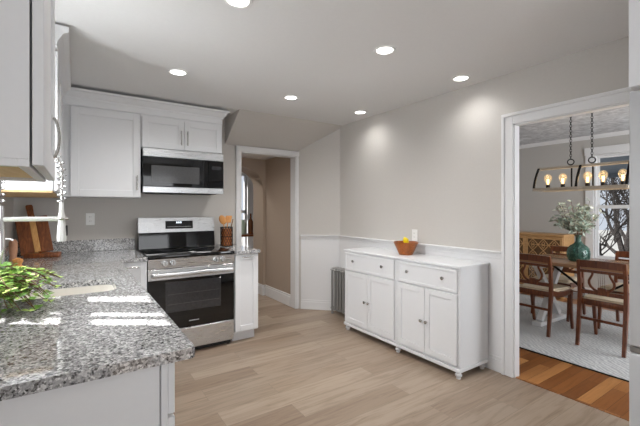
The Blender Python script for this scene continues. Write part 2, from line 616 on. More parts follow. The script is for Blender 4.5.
def sash_window(name, x, xd, y0, y1, z0, z1, depth=0.1, bars=(), case=0.09):
    """double-hung window in a wall of constant x; xd = +1 when the room lies towards +x"""
    rt = struct(name, MB().box(x - xd * 0.012 - 0.001, x + xd * 0.02, y0 - case, y0, z0 - 0.06, z1 + case, 0.002)
                .box(x - xd * 0.012, x + xd * 0.02, y1, y1 + case, z0 - 0.06, z1 + case, 0.002)
                .box(x - xd * 0.012, x + xd * 0.026, y0 - case - 0.01, y1 + case + 0.01, z1, z1 + case + 0.01, 0.002)
                .box(x - xd * 0.012, x + xd * 0.05, y0 - case - 0.02, y1 + case + 0.02, z0 - 0.03, z0, 0.004)
                .box(x - xd * 0.012, x + xd * 0.018, y0 - case, y1 + case, z0 - 0.12, z0 - 0.031, 0.002), 'white')
    zm = (z0 + z1) / 2
    xa, xb = x - xd * 0.05, x - xd * 0.085
    s = 0.045
    for nm, (a, b), xx in (('lower_sash', (z0, zm + 0.02), xa), ('upper_sash', (zm - 0.02, z1), xb)):
        f = MB()
        f.box(xx - 0.016, xx + 0.016, y0, y0 + s, a, b); f.box(xx - 0.016, xx + 0.016, y1 - s, y1, a, b)
        f.box(xx - 0.016, xx + 0.016, y0 + s, y1 - s, a, a + s); f.box(xx - 0.016, xx + 0.016, y0 + s, y1 - s, b - s, b)
        for ya, yb in bars:
            f.box(xx - 0.012, xx + 0.012, ya, yb, a + s, b - s)
        so = struct(nm, f, 'white', rt)
        struct('pane', MB().box(xx - 0.002, xx + 0.002, y0 + s - 0.005, y1 - s + 0.005, a + s - 0.005, b - s + 0.005), 'pane', so)
    jm = MB()
    x1 = x - xd * 0.012
    x2 = x - xd * (depth + 0.01)
    jm.box(x1, x2, y0 - 0.001, y0 + 0.018, z0, z1); jm.box(x1, x2, y1 - 0.018, y1 + 0.001, z0, z1)
    jm.box(x1, x2, y0 + 0.018, y1 - 0.018, z1 - 0.018, z1 + 0.001); jm.box(x1, x2, y0 + 0.018, y1 - 0.018, z0 - 0.001, z0 + 0.018)
    struct('window_jamb', jm, 'white', rt)
    return rt
sash_window('window_1', XL, 1, WY0, WY1, WZ0, WZ1, 0.13, bars=((2.03, 2.065), (2.135, 2.33)), case=0.055)  # unseen bars, widths invented to cut the sun into stripes
sash_window('fill_window_side', XL, 1, VY0, VY1, VZ0, VZ1, 0.13, bars=((-0.77, -0.73),))  # unseen window, added as the opening for the side fill

# right wall with the opening to the dining room
OY0, OY1, OZ = 0.66, 1.525, 2.00
wr = MB()
wr.box(XR, XD, OY1, 4.32, 0, ZC); wr.box(XR, XD, -2.1, OY0, 0, ZC); wr.box(XR, XD, OY0, OY1, OZ, ZC)
struct('wall_right', wr, 'wall')
struct('wall_front', MB().box(XL - 0.15, 0.1, -2.05, YF, 0, ZC).box(2.1, XR, -2.05, YF, 0, ZC)
       .box(0.1, 2.1, -2.05, YF, 2.2, ZC).box(0.1, 2.1, -2.05, YF, 0, 0.55), 'wall')
wf = struct('fill_window_entry', MB().box(0.1, 0.18, -2.03, -1.885, 0.55, 2.2).box(2.02, 2.1, -2.03, -1.885, 0.55, 2.2)
            .box(0.18, 2.02, -2.03, -1.885, 2.12, 2.2).box(0.18, 2.02, -2.03, -1.885, 0.55, 0.63).box(1.07, 1.13, -2.0, -1.93, 0.63, 2.12), 'white')  # unseen window, put in for daylight and reflections from behind
struct('pane', MB().box(0.17, 2.03, -1.967, -1.963, 0.62, 2.13), 'pane', wf)

# back wall with the hall doorway, the angled corner wall and the sloped bulkhead over the door
HX0, HX1, HZ = 1.665, 2.44, 2.03
wb = MB()
wb.box(XL - 0.15, HX0, YB, YB + 0.12, 0, ZC); wb.box(HX0, HX1, YB, YB + 0.12, HZ, ZC); wb.box(HX1, HX1 + 0.06, YB, YB + 0.12, 0, ZC)
struct('wall_back', wb, 'wall')
struct('wall_corner', MB().prism([(2.455, 4.199), (2.871, 3.79), (2.871, 4.199)], 0.0, ZC - 0.001, 'z'), 'wall')
struct('wall_bulkhead', MB().prism([(3.745, ZC - 0.0005), (4.1995, ZC - 0.0005), (4.1995, 2.095)], 1.475, 2.869, 'x'), 'wall')

# hall beyond
struct('wall_hall', MB().box(2.442, 2.56, 4.321, 5.129, 0, 2.09).box(1.0, 1.12, 4.321, 5.129, 0, 2.09), 'taupe')
def arch_wall():
    mb = MB()
    cx, a, zs, b = 1.96, 0.44, 1.68, 0.29
    y0, y1 = 5.13, 5.50
    mb.box(1.0, cx - a, y0, y1, 0, 2.09); mb.box(cx + a, 2.56, y0, y1, 0, 2.09)
    n = 20
    pts = [(cx + a * cos(pi * i / n), zs + b * sin(pi * i / n)) for i in range(n + 1)]
    for (xa, za), (xb, zb) in zip(pts, pts[1:]):
        mb.prism([(xa, za), (xb, zb), (xb, 2.09), (xa, 2.09)], y0, y1, 'y')
    mb.box(cx - a - 0.0005, cx - a, y0, y1, zs, 2.09)
    return mb
struct('wall_hall_arch', arch_wall(), 'taupe')
struct('wall_beyond', MB().box(0.45, 0.55, 5.531, 7.6, 0, 2.41).box(4.0, 4.1, 5.531, 7.6, 0, 2.41)
       .box(0.45, 2.46, 7.5, 7.6, 0, 2.41).box(3.12, 4.1, 7.5, 7.6, 0, 2.41).box(2.46, 3.12, 7.5, 7.6, 0, 0.5).box(2.46, 3.12, 7.5, 7.6, 2.05, 2.41)
       .box(2.561, 4.0, 5.44, 5.53, 0, 2.41).box(0.55, 1.0, 5.44, 5.53, 0, 2.41), 'dining_wall')
w3 = struct('window_3', MB().box(2.36, 2.46, 7.46, 7.52, 0.4, 2.05, 0.003).box(3.12, 3.26, 7.46, 7.52, 0.4, 2.05, 0.003)
            .box(2.34, 3.28, 7.45, 7.52, 2.05, 2.16, 0.003).box(2.32, 3.30, 7.42, 7.52, 0.45, 0.5, 0.003)
            .box(2.46, 3.12, 7.52, 7.55, 1.24, 1.30).box(2.46, 2.51, 7.52, 7.55, 0.5, 2.05).box(3.07, 3.12, 7.52, 7.55, 0.5, 2.05).box(2.83, 2.86, 7.52, 7.55, 0.5, 2.05), 'white')
struct('pane', MB().box(2.47, 3.11, 7.533, 7.537, 0.51, 2.04), 'pane', w3)

# dining room walls
DWY0, DWY1, DWZ0, DWZ1 = 1.27, 2.18, 0.60, 2.12
we = MB()
we.box(XE, XE + 0.15, -0.8, DWY0, 0, ZC); we.box(XE, XE + 0.15, DWY1, 3.9, 0, ZC)
we.box(XE, XE + 0.15, DWY0, DWY1, 0, DWZ0); we.box(XE, XE + 0.15, DWY0, DWY1, DWZ1, ZC)
struct('wall_dining_window', we, 'dining_wall')
struct('wall_dining_side', MB().box(XD + 0.001, XE, DY1, DY1 + 0.15, 0, ZC).box(XD + 0.001, 3.7, DY0 - 0.15, DY0, 0, ZC).box(5.7, XE, DY0 - 0.15, DY0, 0, ZC)
       .box(3.7, 5.7, DY0 - 0.15, DY0, 0, 0.6).box(3.7, 5.7, DY0 - 0.15, DY0, 2.15, ZC), 'dining_wall')
w6 = struct('fill_window_dining', MB().box(3.62, 3.72, DY0 - 0.15, DY0 + 0.02, 0.55, 2.2).box(5.68, 5.78, DY0 - 0.15, DY0 + 0.02, 0.55, 2.2).box(3.72, 5.68, DY0 - 0.15, DY0 + 0.02, 2.13, 2.23)
            .box(3.72, 5.68, DY0 - 0.15, DY0 + 0.02, 0.55, 0.62).box(4.66, 4.74, DY0 - 0.12, DY0 - 0.05, 0.62, 2.13).box(3.72, 5.68, DY0 - 0.12, DY0 - 0.06, 1.35, 1.40), 'white')  # window out of view, added so the dining fill can enter
struct('pane', MB().box(3.71, 5.69, DY0 - 0.092, DY0 - 0.088, 0.61, 2.14), 'pane', w6)
sash_window('window_2', XE, -1, DWY0, DWY1, DWZ0, DWZ1, 0.13, case=0.10)

# trim: door casings, jambs, chair rail, wainscot, baseboards, crown
def casing_profile(mb, a0, a1, flat, out, sgn):
    pass
dj = MB()
dj.box(XR - 0.003, XD + 0.003, OY1 - 0.012, OY1 + 0.001, 0, OZ); dj.box(XR - 0.003, XD + 0.003, OY0 - 0.001, OY0 + 0.012, 0, OZ)
dj.box(XR - 0.003, XD + 0.003, OY0, OY1, OZ - 0.012, OZ + 0.001)
c = 0.085
for x0, x1 in ((XR - 0.020, XR - 0.0005), (XD + 0.0005, XD + 0.02)):
    e = -0.004 if x0 < XR else 0.008
    dj.box(x0, x1, OY1 + e, OY1 + c - 0.02, 0, OZ + c - 0.02, 0.003); dj.box(x0, x1, OY0 - c + 0.02, OY0 - e, 0, OZ + c - 0.02, 0.003)
    dj.box(x0, x1, OY0 - e, OY1 + e, OZ + e, OZ + c - 0.02, 0.003)
    xx = (x0 - 0.010, x1) if x0 < XR else (x0, x1 + 0.010)
    dj.box(xx[0], xx[1], OY1 + c - 0.025, OY1 + c, 0, OZ + c - 0.025, 0.003); dj.box(xx[0], xx[1], OY0 - c, OY0 - c + 0.025, 0, OZ + c - 0.025, 0.003)
    dj.box(xx[0], xx[1], OY0 - c, OY1 + c, OZ + c - 0.025, OZ + c, 0.003)
struct('trim_1', dj, 'white')
hd = MB()
hd.box(HX0 - 0.001, HX0 + 0.012, YB - 0.003, YB + 0.123, 0, HZ); hd.box(HX1 - 0.012, HX1 + 0.001, YB - 0.003, YB + 0.123, 0, HZ)
hd.box(HX0, HX1, YB - 0.003, YB + 0.123, HZ - 0.012, HZ + 0.001)
hd.box(HX0 - 0.062, HX0 + 0.004, YB - 0.02, YB - 0.0005, 0, HZ + 0.062, 0.004); hd.box(HX1 - 0.004, HX1 + 0.055, YB - 0.02, YB - 0.0005, 0, HZ + 0.062, 0.004)
hd.box(HX0 - 0.062, HX1 + 0.055, YB - 0.026, YB - 0.0005, HZ - 0.004, HZ + 0.064, 0.004)
struct('trim_2', hd, 'white')

# wainscot and chair rail on the right wall and the angled corner wall
ZR = 0.985
s2 = math.sqrt(0.5)
def run_right(mb, x_out, z0, z1, y0=OY1 + 0.085, y1=3.80):
    mb.box(XR - x_out, XR - 0.0004, y0, y1, z0, z1, 0.002)
def run_diag(mb, out, z0, z1):
    # along the angled wall from (2.50,4.155) to (2.87,3.79)
    L = math.hypot(0.37, 0.365)
    q = MB(frame((2.497, 4.158, 0), math.atan2(-0.409, 0.416)))
    q.box(0, L - 0.005, -out, -0.0004, z0, z1, 0.002)
    me = bpy.data.meshes.new('tmp'); q.bm.to_mesh(me); q.bm.free(); mb.bm.from_mesh(me); bpy.data.meshes.remove(me)
wn = MB(); run_right(wn, 0.006, 0.0, ZR - 0.05); run_diag(wn, 0.006, 0.0, ZR - 0.05)
struct('wall_wainscot', wn, 'white')
cr = MB()
for o_, a, b in ((0.036, ZR - 0.014, ZR), (0.022, ZR - 0.036, ZR - 0.0135), (0.012, ZR - 0.062, ZR - 0.0355)):
    run_right(cr, o_, a, b); run_diag(cr, o_, a, b)
struct('trim_3', cr, 'white')
bbm = MB()
for o_, a, b in ((0.016, 0.0, 0.10), (0.011, 0.10, 0.125)):
    run_right(bbm, o_, a, b); run_diag(bbm, o_, a, b)
struct('baseboard_right', bbm, 'white')
hb = MB()
for o_, a, b in ((0.018, 0.0, 0.13), (0.012, 0.13, 0.16)):
    hb.box(2.442 - o_, 2.4415, 4.335, 5.129, a, b, 0.002)
    hb.box(2.401, 2.44 - 0.02, 5.13 - o_, 5.1295, a, b, 0.002)
    hb.box(2.40 - o_, 2.3995, 5.13 - o_, 5.50, a, b, 0.002)
struct('baseboard_hall', hb, 'white')
db = MB()
db.box(XE - 0.02, XE - 0.0005, DY0, DY1, 0, 0.16, 0.003); db.box(XD + 0.02, XE - 0.02, DY1 - 0.02, DY1 - 0.0005, 0, 0.16, 0.003)
struct('baseboard_dining', db, 'white')
dc = MB()
dc.prism([(XE - 0.0005, ZC - 0.0005), (XE - 0.05, ZC - 0.0005), (XE - 0.045, ZC - 0.012), (XE - 0.012, ZC - 0.05), (XE - 0.0005, ZC - 0.055)], DY0, DY1, 'y')
struct('trim_4', dc, 'white')
struct('trim_5', MB().box(2.872, 2.90, OY0 + 0.013, OY1 - 0.013, 0.0003, 0.006, 0.002), 'hardwood')

# ------------------------------------------------------------------ ceiling downlights
def downlight(x, y, label, lit=True):
    t = thing('recessed_downlight', label, 'ceiling light', (x, y, ZC), 'recessed ceiling downlights')
    obj('trim_ring', MB().lathe([(0.055, -0.004), (0.058, -0.007), (0.070, -0.006), (0.074, -0.0005), (0.055, -0.0005), (0.055, -0.004)], (x, y, ZC), 32), 'plastic', t)
    obj('lens', MB().lathe([(0.0, -0.0035), (0.0548, -0.0035), (0.0548, -0.001), (0.0, -0.001)], (x, y, ZC), 32), 'lens', t)
    light('downlight_lamp', 'SPOT', (x, y, ZC - 0.02), 11 if x > 2.5 else 46, (1, 0.985, 0.965), (0, 0, -1), spot_size=R(150), spot_blend=0.9, shadow_soft_size=0.06)
DL = [(0.698, 1.795, 'lit downlight cut by the top edge of the picture'),
      (0.673, 3.004, 'lit downlight in the ceiling in front of the wall cabinets'),
      (1.735, 3.075, 'lit downlight in the ceiling in front of the hall doorway bulkhead'),
      (1.745, 1.802, 'lit downlight in the middle of the ceiling, largest fully seen'),
      (2.636, 3.11, 'lit downlight near the angled corner, close to the greige wall'),
      (2.64, 1.837, 'lit downlight above the dining opening end of the white sideboard')]
for a in DL: downlight(*a)
light('back_room_fill', 'SPOT', (1.62, 5.95, 2.39), 60, (1, 0.97, 0.93), (0, 0, -1), spot_size=R(165), spot_blend=0.9, shadow_soft_size=0.1)  # unseen fill without a fixture, added to lighten the arch reveal
light('hall_fill', 'SPOT', (1.45, 4.72, 2.07), 24, (1, 0.96, 0.9), (0.1, 0, -1), spot_size=R(160), spot_blend=0.9, shadow_soft_size=0.08)  # fill added out of view to lift the hall walls, no fixture modelled
# ------------------------------------------------------------------ left run: base cabinets, worktop, sink
CT = 0.915
def base_left():
    t = thing('base_cabinet', 'white base cabinet run under the granite along the window wall', 'cabinet', (-0.1, 2.2, 0))
    obj('body', MB().box(XL + 0.001, 0.225, 1.15, 2.06, 0.0, CT - 0.033).box(XL + 0.001, 0.225, 2.58, 3.43, 0.1, CT - 0.033)
        .box(XL + 0.001, -0.3, 2.06, 2.58, 0.1, CT - 0.033).box(0.2, 0.225, 2.06, 2.58, 0.1, CT - 0.033), 'cab', t)
    obj('end_panel', MB().box(XL + 0.001, 0.205, 1.141, 1.1495, 0.0, CT - 0.034, 0.002).box(0.207, 0.226, 1.135, 1.1495, 0.0, CT - 0.034, 0.002), 'cab', t)
    for y0, y1 in ((1.145, 1.6), (1.605, 2.06), (2.065, 2.52), (2.525, 2.95)):
        w = y1 - y0
        obj('drawer', shaker((0.2275, y0, 0.72), FL, w, 0.155, fr=0.04), 'cab', t)
        d = obj('door', shaker((0.2275, y0, 0.11), FL, w, 0.60), 'cab', t)
        obj('handle', bar_pull((0.248, y1 - 0.04, 0.6), FL, 0.13), 'nickel', d)
base_left()
t = thing('corner_base_cabinet', 'white base cabinet in the corner between the worktop bend and the range', 'cabinet', (0.3, 3.8, 0))
obj('body', MB().box(XL + 0.001, 0.515, 3.462, 4.19, 0.1, CT - 0.033).box(XL + 0.001, 0.515, 3.52, 4.19, 0.0, 0.1), 'cab', t)
dd = obj('door', shaker((0.285, 3.46, 0.11), FB, 0.228, 0.765, fr=0.05), 'cab', t)
obj('handle', bar_pull((0.4, 3.44, 0.835), FB, 0.1, False), 'nickel', dd)

t = thing('narrow_base_cabinet', 'narrow white base cabinet between the range and the hall doorway', 'cabinet', (1.43, 3.8, 0))
obj('body', MB().box(1.309, 1.556, 3.462, 4.19, 0.1, CT - 0.033).box(1.309, 1.545, 3.52, 4.19, 0.0, 0.1), 'cab', t)
dd = obj('door', shaker((1.311, 3.46, 0.11), FB, 0.243, 0.765, fr=0.055), 'cab', t)
obj('handle', bar_pull((1.433, 3.44, 0.848), FB, 0.12, False), 'nickel', dd)

def rounded(x0, x1, y0, y1, r, n=6):
    pts = []
    for cx, cy, a0 in ((x1 - r, y0 + r, -90), (x1 - r, y1 - r, 0), (x0 + r, y1 - r, 90), (x0 + r, y0 + r, 180)):
        for i in range(n + 1):
            a = R(a0 + 90 * i / n)
            pts.append((cx + r * cos(a), cy + r * sin(a)))
    return pts
SX0, SX1, SY0, SY1 = -0.26, 0.18, 2.12, 2.50
def worktop():
    """L-shaped slab with a rounded sink cut-out"""
    mb = MB()
    z0, z1 = CT - 0.032, CT
    # outline split into quads around the hole: build as grid of faces via triangulated fill
    outer = [(XL + 0.0005, 1.115), (0.29, 1.115), (0.30, 1.125), (0.30, 3.405), (0.514, 3.405), (0.514, 4.1985), (XL + 0.0005, 4.1985)]
    hole = rounded(SX0, SX1, SY0, SY1, 0.06)
    loops = []
    for z in (z0, z1):
        vo = [mb.v((x, y, z)) for x, y in outer]; vh = [mb.v((x, y, z)) for x, y in hole]
        eo = [mb.bm.edges.new((vo[i], vo[(i + 1) % len(vo)])) for i in range(len(vo))]
        eh = [mb.bm.edges.new((vh[i], vh[(i + 1) % len(vh)])) for i in range(len(vh))]
        bmesh.ops.triangle_fill(mb.bm, edges=eo + eh, use_beauty=True)
        loops.append((vo, vh))
    for a, b in ((loops[0][0], loops[1][0]), (loops[0][1], loops[1][1])):
        for i in range(len(a)):
            mb.bm.faces.new((a[i], a[(i + 1) % len(a)], b[(i + 1) % len(a)], b[i]))
    # small polished bevel along the outer top edge
    return mb
wt = obj('granite_worktop', worktop(), 'granite', None, 30)
tag(wt, 'speckled grey granite worktop with the sink, bending round to the range', 'worktop')
obj('backsplash', MB().box(XL + 0.022, 0.514, 4.176, 4.1985, CT + 0.0003, CT + 0.115, 0.002)
    .box(XL + 0.0005, XL + 0.022, 2.6, 4.1985, CT + 0.0003, CT + 0.115, 0.002)
    .box(XL + 0.0005, XL + 0.022, 1.115, 2.6, CT + 0.0003, CT + 0.115, 0.002), 'granite', wt)
w2 = obj('granite_worktop', MB().box(1.306, 1.562, 3.405, 4.1985, CT - 0.032, CT, 0.002), 'granite')
tag(w2, 'small granite worktop on the narrow cabinet holding the wooden spoons', 'worktop')

def sink():
    mb = MB()
    a = rounded(SX0 - 0.006, SX1 + 0.006, SY0 - 0.006, SY1 + 0.006, 0.06)
    b = rounded(SX0 + 0.006, SX1 - 0.006, SY0 + 0.006, SY1 - 0.006, 0.05)
    zt, zb = CT - 0.034, CT - 0.21
    o1 = [mb.v((x, y, zt)) for x, y in a]; i1 = [mb.v((x, y, zt)) for x, y in rounded(SX0, SX1, SY0, SY1, 0.06)]
    i2 = [mb.v((x, y, zb + 0.02)) for x, y in b]
    i3 = [mb.v((x, y, zb)) for x, y in rounded(SX0 + 0.025, SX1 - 0.025, SY0 + 0.025, SY1 - 0.025, 0.045)]
    o2 = [mb.v((x, y, zb - 0.004)) for x, y in a]
    n = len(a)
    for A, B in ((o1, i1), (i1, i2), (i2, i3), (o1, o2)):
        for k in range(n): mb.bm.faces.new((A[k], A[(k + 1) % n], B[(k + 1) % n], B[k]))
    mb.bm.faces.new(i3); mb.bm.faces.new(o2)
    return mb
t = thing('undermount_sink', 'stainless steel sink sunk into the granite beside the trailing plant', 'sink', (-0.05, 2.3, CT - 0.2))
obj('basin', sink(), 'sink_steel', t, 40)
obj('drain', MB().lathe([(0, 0.0), (0.03, 0.0), (0.042, 0.004), (0.045, 0.0005)], (-0.05, 2.31, CT - 0.2095), 20), 'chrome', t)

# spring faucet
def faucet():
    fx, fy = -0.30, 2.30
    t = thing('spring_faucet', 'bright steel pull-down faucet with a coiled spring hose and dock arm', 'faucet', (fx, fy, CT))
    obj('base', MB().lathe([(0.028, 0.0005), (0.028, 0.012), (0.02, 0.02), (0.02, 0.33), (0.017, 0.34), (0.017, 0.43), (0.0, 0.43)], (fx, fy, CT), 20), 'chrome', t)
    lv = obj('lever', MB().cyl((fx, fy - 0.015, CT + 0.10), (fx, fy - 0.06, CT + 0.12), 0.009).cyl((fx, fy - 0.055, CT + 0.117), (fx + 0.02, fy - 0.06, CT + 0.22), 0.005), 'chrome', t)
    obj('dock_arm', MB().tube([(fx, fy, 1.279), (-0.058, fy, 1.279)], 0.0115, 12), 'arm', t)
    obj('dock_ring', MB().torus((-0.052, fy, 1.279), 0.020, 0.007, n=20), 'nickel', t)
    # hose path: up, over, down into the spray head
    path = []
    x0, x1, zt = fx, -0.058, 1.60
    zc, rad = 1.52, (x1 - x0) / 2
    for i in range(8): path.append(Vector((x0, fy, 1.345 + (zc - 1.345) * i / 8)))
    for i in range(25):
        a = pi - pi * i / 24
        path.append(Vector(((x0 + x1) / 2 + rad * cos(a), fy, zc + rad * 1.05 * sin(a))))
    for i in range(1, 9): path.append(Vector((x1, fy, zc - (zc - 1.36) * i / 8)))
    obj('hose', MB().tube(path, 0.005, 8), 'nickel', t)
    # coil round the path
    L = [0]
    for a, b in zip(path, path[1:]): L.append(L[-1] + (b - a).length)
    turns = 24; pts = []
    N = turns * 12
    for i in range(N + 1):
        s_ = L[-1] * i / N
        k = max(j for j in range(len(L)) if L[j] <= s_ + 1e-9); k = min(k, len(path) - 2)
        f = (s_ - L[k]) / (L[k + 1] - L[k])
        p = path[k].lerp(path[k + 1], f); d = (path[k + 1] - path[k]).normalized()
        u = Vector((0, 1, 0)); w = d.cross(u)
        a = 2 * pi * turns * i / N
        pts.append(p + (u * cos(a) + w * sin(a)) * 0.0185)
    obj('spring', MB().tube(pts, 0.003, 6), 'chrome', t)
    sp = obj('spray_head', MB().lathe([(0.0, 0.0), (0.02, 0.0), (0.021, 0.02), (0.0165, 0.09), (0.0155, 0.13), (0.011, 0.15), (0.008, 0.20), (0, 0.20)], (x1, fy, 1.163), 20), 'arm', t)
    obj('trigger', MB().box(x1 + 0.017, x1 + 0.026, fy - 0.006, fy + 0.006, 1.19, 1.245, 0.003), 'black_plastic', sp)
faucet()

# ------------------------------------------------------------------ upper cabinets
def upper_near():
    t = thing('wall_cabinet', 'white wall cabinet nearest the camera with its bare wood underside showing', 'cabinet', (-0.25, 1.2, 1.43))
    y0, y1, z0, z1 = 0.95, 1.455, 1.42, 2.36
    x1 = -0.078
    obj('body', MB().box(XL + 0.001, x1, y0, y1, z0 + 0.012, z1), 'cab', t)
    obj('underside', MB().box(XL + 0.02, x1 - 0.02, y0 + 0.02, y1 - 0.02, z0 + 0.006, z0 + 0.0118), 'raw_ply', t)
    obj('bottom_rail', MB().box(x1 - 0.02, x1, y0, y1, z0 - 0.004, z0 + 0.0118, 0.001).box(XL + 0.002, x1 - 0.02, y0, y0 + 0.018, z0 - 0.004, z0 + 0.0118, 0.001).box(XL + 0.002, x1 - 0.02, y1 - 0.018, y1, z0 - 0.004, z0 + 0.0118, 0.001), 'cab', t)
    d = obj('door', shaker((x1 + 0.004, y0 + 0.002, z0), FL, y1 - y0 - 0.004, z1 - z0 - 0.02, 0.020, 0.065), 'cab', t)
    hp = []
    for i in range(13):
        a = pi * i / 12
        hp.append((x1 + 0.022 + 0.015 * sin(a), 1.38, 1.548 - 0.06 * cos(a)))
    obj('handle', MB().tube(hp, 0.0042, 8), 'nickel', d)
upper_near()
def crown(mb, x0, x1, y, z0, z1, out):
    pass
def upper_far():
    t = thing('wall_cabinet', 'white wall cabinet past the sink window with crowned end, in the back corner', 'cabinet', (-0.25, 3.3, 1.43))
    y0, y1, z0, z1 = 2.63, 3.84, 1.425, 2.36
    x1 = -0.108
    obj('body', MB().box(XL + 0.001, x1, y0, y1, z0 + 0.012, z1), 'cab', t)
    obj('underside', MB().box(XL + 0.003, x1 - 0.002, y0 + 0.002, y1, z0, z0 + 0.0118), 'raw_ply', t)
    for a, b in ((y0 + 0.002, 3.2), (3.204, 3.78)):
        d = obj('door', shaker((x1 + 0.003, a, z0 + 0.01), FL, b - a, 0.82, 0.02), 'cab', t)
        obj('handle', bar_pull((x1 + 0.023, b - 0.035 if a < 3 else a + 0.035, 1.55), FL, 0.13, stand=0.012), 'nickel', d)
    prof = [(x1 + 0.001, 2.27), (x1 + 0.02, 2.27), (x1 + 0.024, 2.30), (x1 + 0.05, 2.345), (x1 + 0.075, 2.36), (x1 + 0.078, 2.392), (x1 + 0.001, 2.392)]
    cm = MB().prism(prof, y0 - 0.05, y1, 'y')
    pe = [(y0 - 0.001, 2.27), (y0 - 0.014, 2.27), (y0 - 0.018, 2.30), (y0 - 0.03, 2.345), (y0 - 0.048, 2.36), (y0 - 0.05, 2.392), (y0 - 0.001, 2.392)]
    cm.prism(pe, XL + 0.001, x1 + 0.002, 'x')
    obj('crown', cm, 'cab', t, 20)
upper_far()

def upper_back():
    yf = 3.872
    t = thing('wall_cabinet', 'white single-door wall cabinet beside the microwave', 'cabinet', (0.2, 4.0, 1.43))
    obj('body', MB().box(-0.107, 0.524, yf, 4.198, 1.437, 2.3), 'cab', t)
    d = obj('door', shaker((-0.035, yf - 0.002, 1.442), FB, 0.552, 0.788, 0.02, 0.062), 'cab', t)
    obj('handle', bar_pull((0.488, yf - 0.022, 1.577), FB, 0.14, stand=0.024, r=0.006), 'nickel', d)
    t = thing('wall_cabinet', 'short white two-door wall cabinet above the microwave', 'cabinet', (0.92, 4.0, 1.92))
    obj('body', MB().box(0.526, 1.322, yf, 4.198, 1.922, 2.3), 'cab', t)
    for x0, w, hx in ((0.533, 0.386, 0.892), (0.925, 0.386, 0.953)):
        d = obj('door', shaker((x0, yf - 0.002, 1.927), FB, w, 0.295, 0.02, 0.055), 'cab', t)
        obj('handle', bar_pull((hx, yf - 0.022, 2.045), FB, 0.145, stand=0.024, r=0.0055), 'nickel', d)
    # frieze and crown across both, returned on the doorway end
    fr = MB().box(-0.107, 1.322, yf - 0.012, yf + 0.02, 2.245, 2.301, 0.001)
    fr.box(1.30, 1.3235, yf + 0.02, 4.198, 2.3005, 2.302)
    pr = [(0, 0), (0.008, 0), (0.010, 0.018), (0.022, 0.028), (0.045, 0.062), (0.060, 0.068), (0.062, 0.085), (0, 0.085)]
    b0, z0 = yf - 0.012, 2.296
    x1 = 1.323
    rings = []
    m = fr
    for (o_, h) in pr:
        rings.append([m.v((-0.107, b0 - o_, z0 + h)), m.v((x1 + o_, b0 - o_, z0 + h)), m.v((x1 + o_, 4.1985, z0 + h))])
    n = len(rings)
    for i in range(n):
        A, B = rings[i], rings[(i + 1) % n]
        for k in range(2): m.bm.faces.new((A[k], A[k + 1], B[k + 1], B[k]))
    m.bm.faces.new([r[0] for r in rings]); m.bm.faces.new([r[2] for r in rings][::-1])
    m.box(-0.107, 1.322, yf, 4.198, 2.303, 2.38)
    struct('trim_6', m, 'cab', None, 20)
upper_back()

# ------------------------------------------------------------------ microwave
def microwave():
    x0, x1, yf, z0, z1 = 0.533, 1.316, 3.80, 1.487, 1.916
    t = thing('microwave', 'stainless over-the-range microwave with black glass door', 'microwave', (0.92, 4.0, z0))
    obj('body', MB().box(x0 + 0.003, x1 - 0.003, yf + 0.032, 4.19, z0 + 0.006, z1, 0.003), 'black_plastic', t)
    obj('vent_strip', MB().box(x0, x1, yf, yf + 0.031, z1 - 0.082, z1, 0.004), 'steel', t)
    d = obj('door', MB().box(x0, 1.155, yf, yf + 0.031, z0 + 0.062, z1 - 0.084, 0.003), 'bglass', t)
    obj('door_window', MB().box(0.606, 1.062, yf - 0.0015, yf - 0.0002, 1.582, 1.752, 0.0005), 'mw_window', d)
    obj('door_handle', MB().box(1.095, 1.11, yf - 0.0025, yf - 0.0002, 1.56, 1.82, 0.001), 'black', d)
    cp = obj('control_panel', MB().box(1.1565, x1, yf, yf + 0.031, z0 + 0.062, z1 - 0.084, 0.003), 'bglass', t)
    obj('clock_display', MB().box(1.19, 1.285, yf - 0.0012, yf - 0.0002, 1.74, 1.775), 'window_dark', cp)
    obj('bottom_strip', MB().box(x0, x1, yf, yf + 0.031, z0, z0 + 0.06, 0.004), 'steel', t)
    obj('grease_filter', MB().box(0.6, 1.25, yf + 0.05, 4.12, z0 - 0.004, z0 + 0.0055), 'black_metal', t)
microwave()

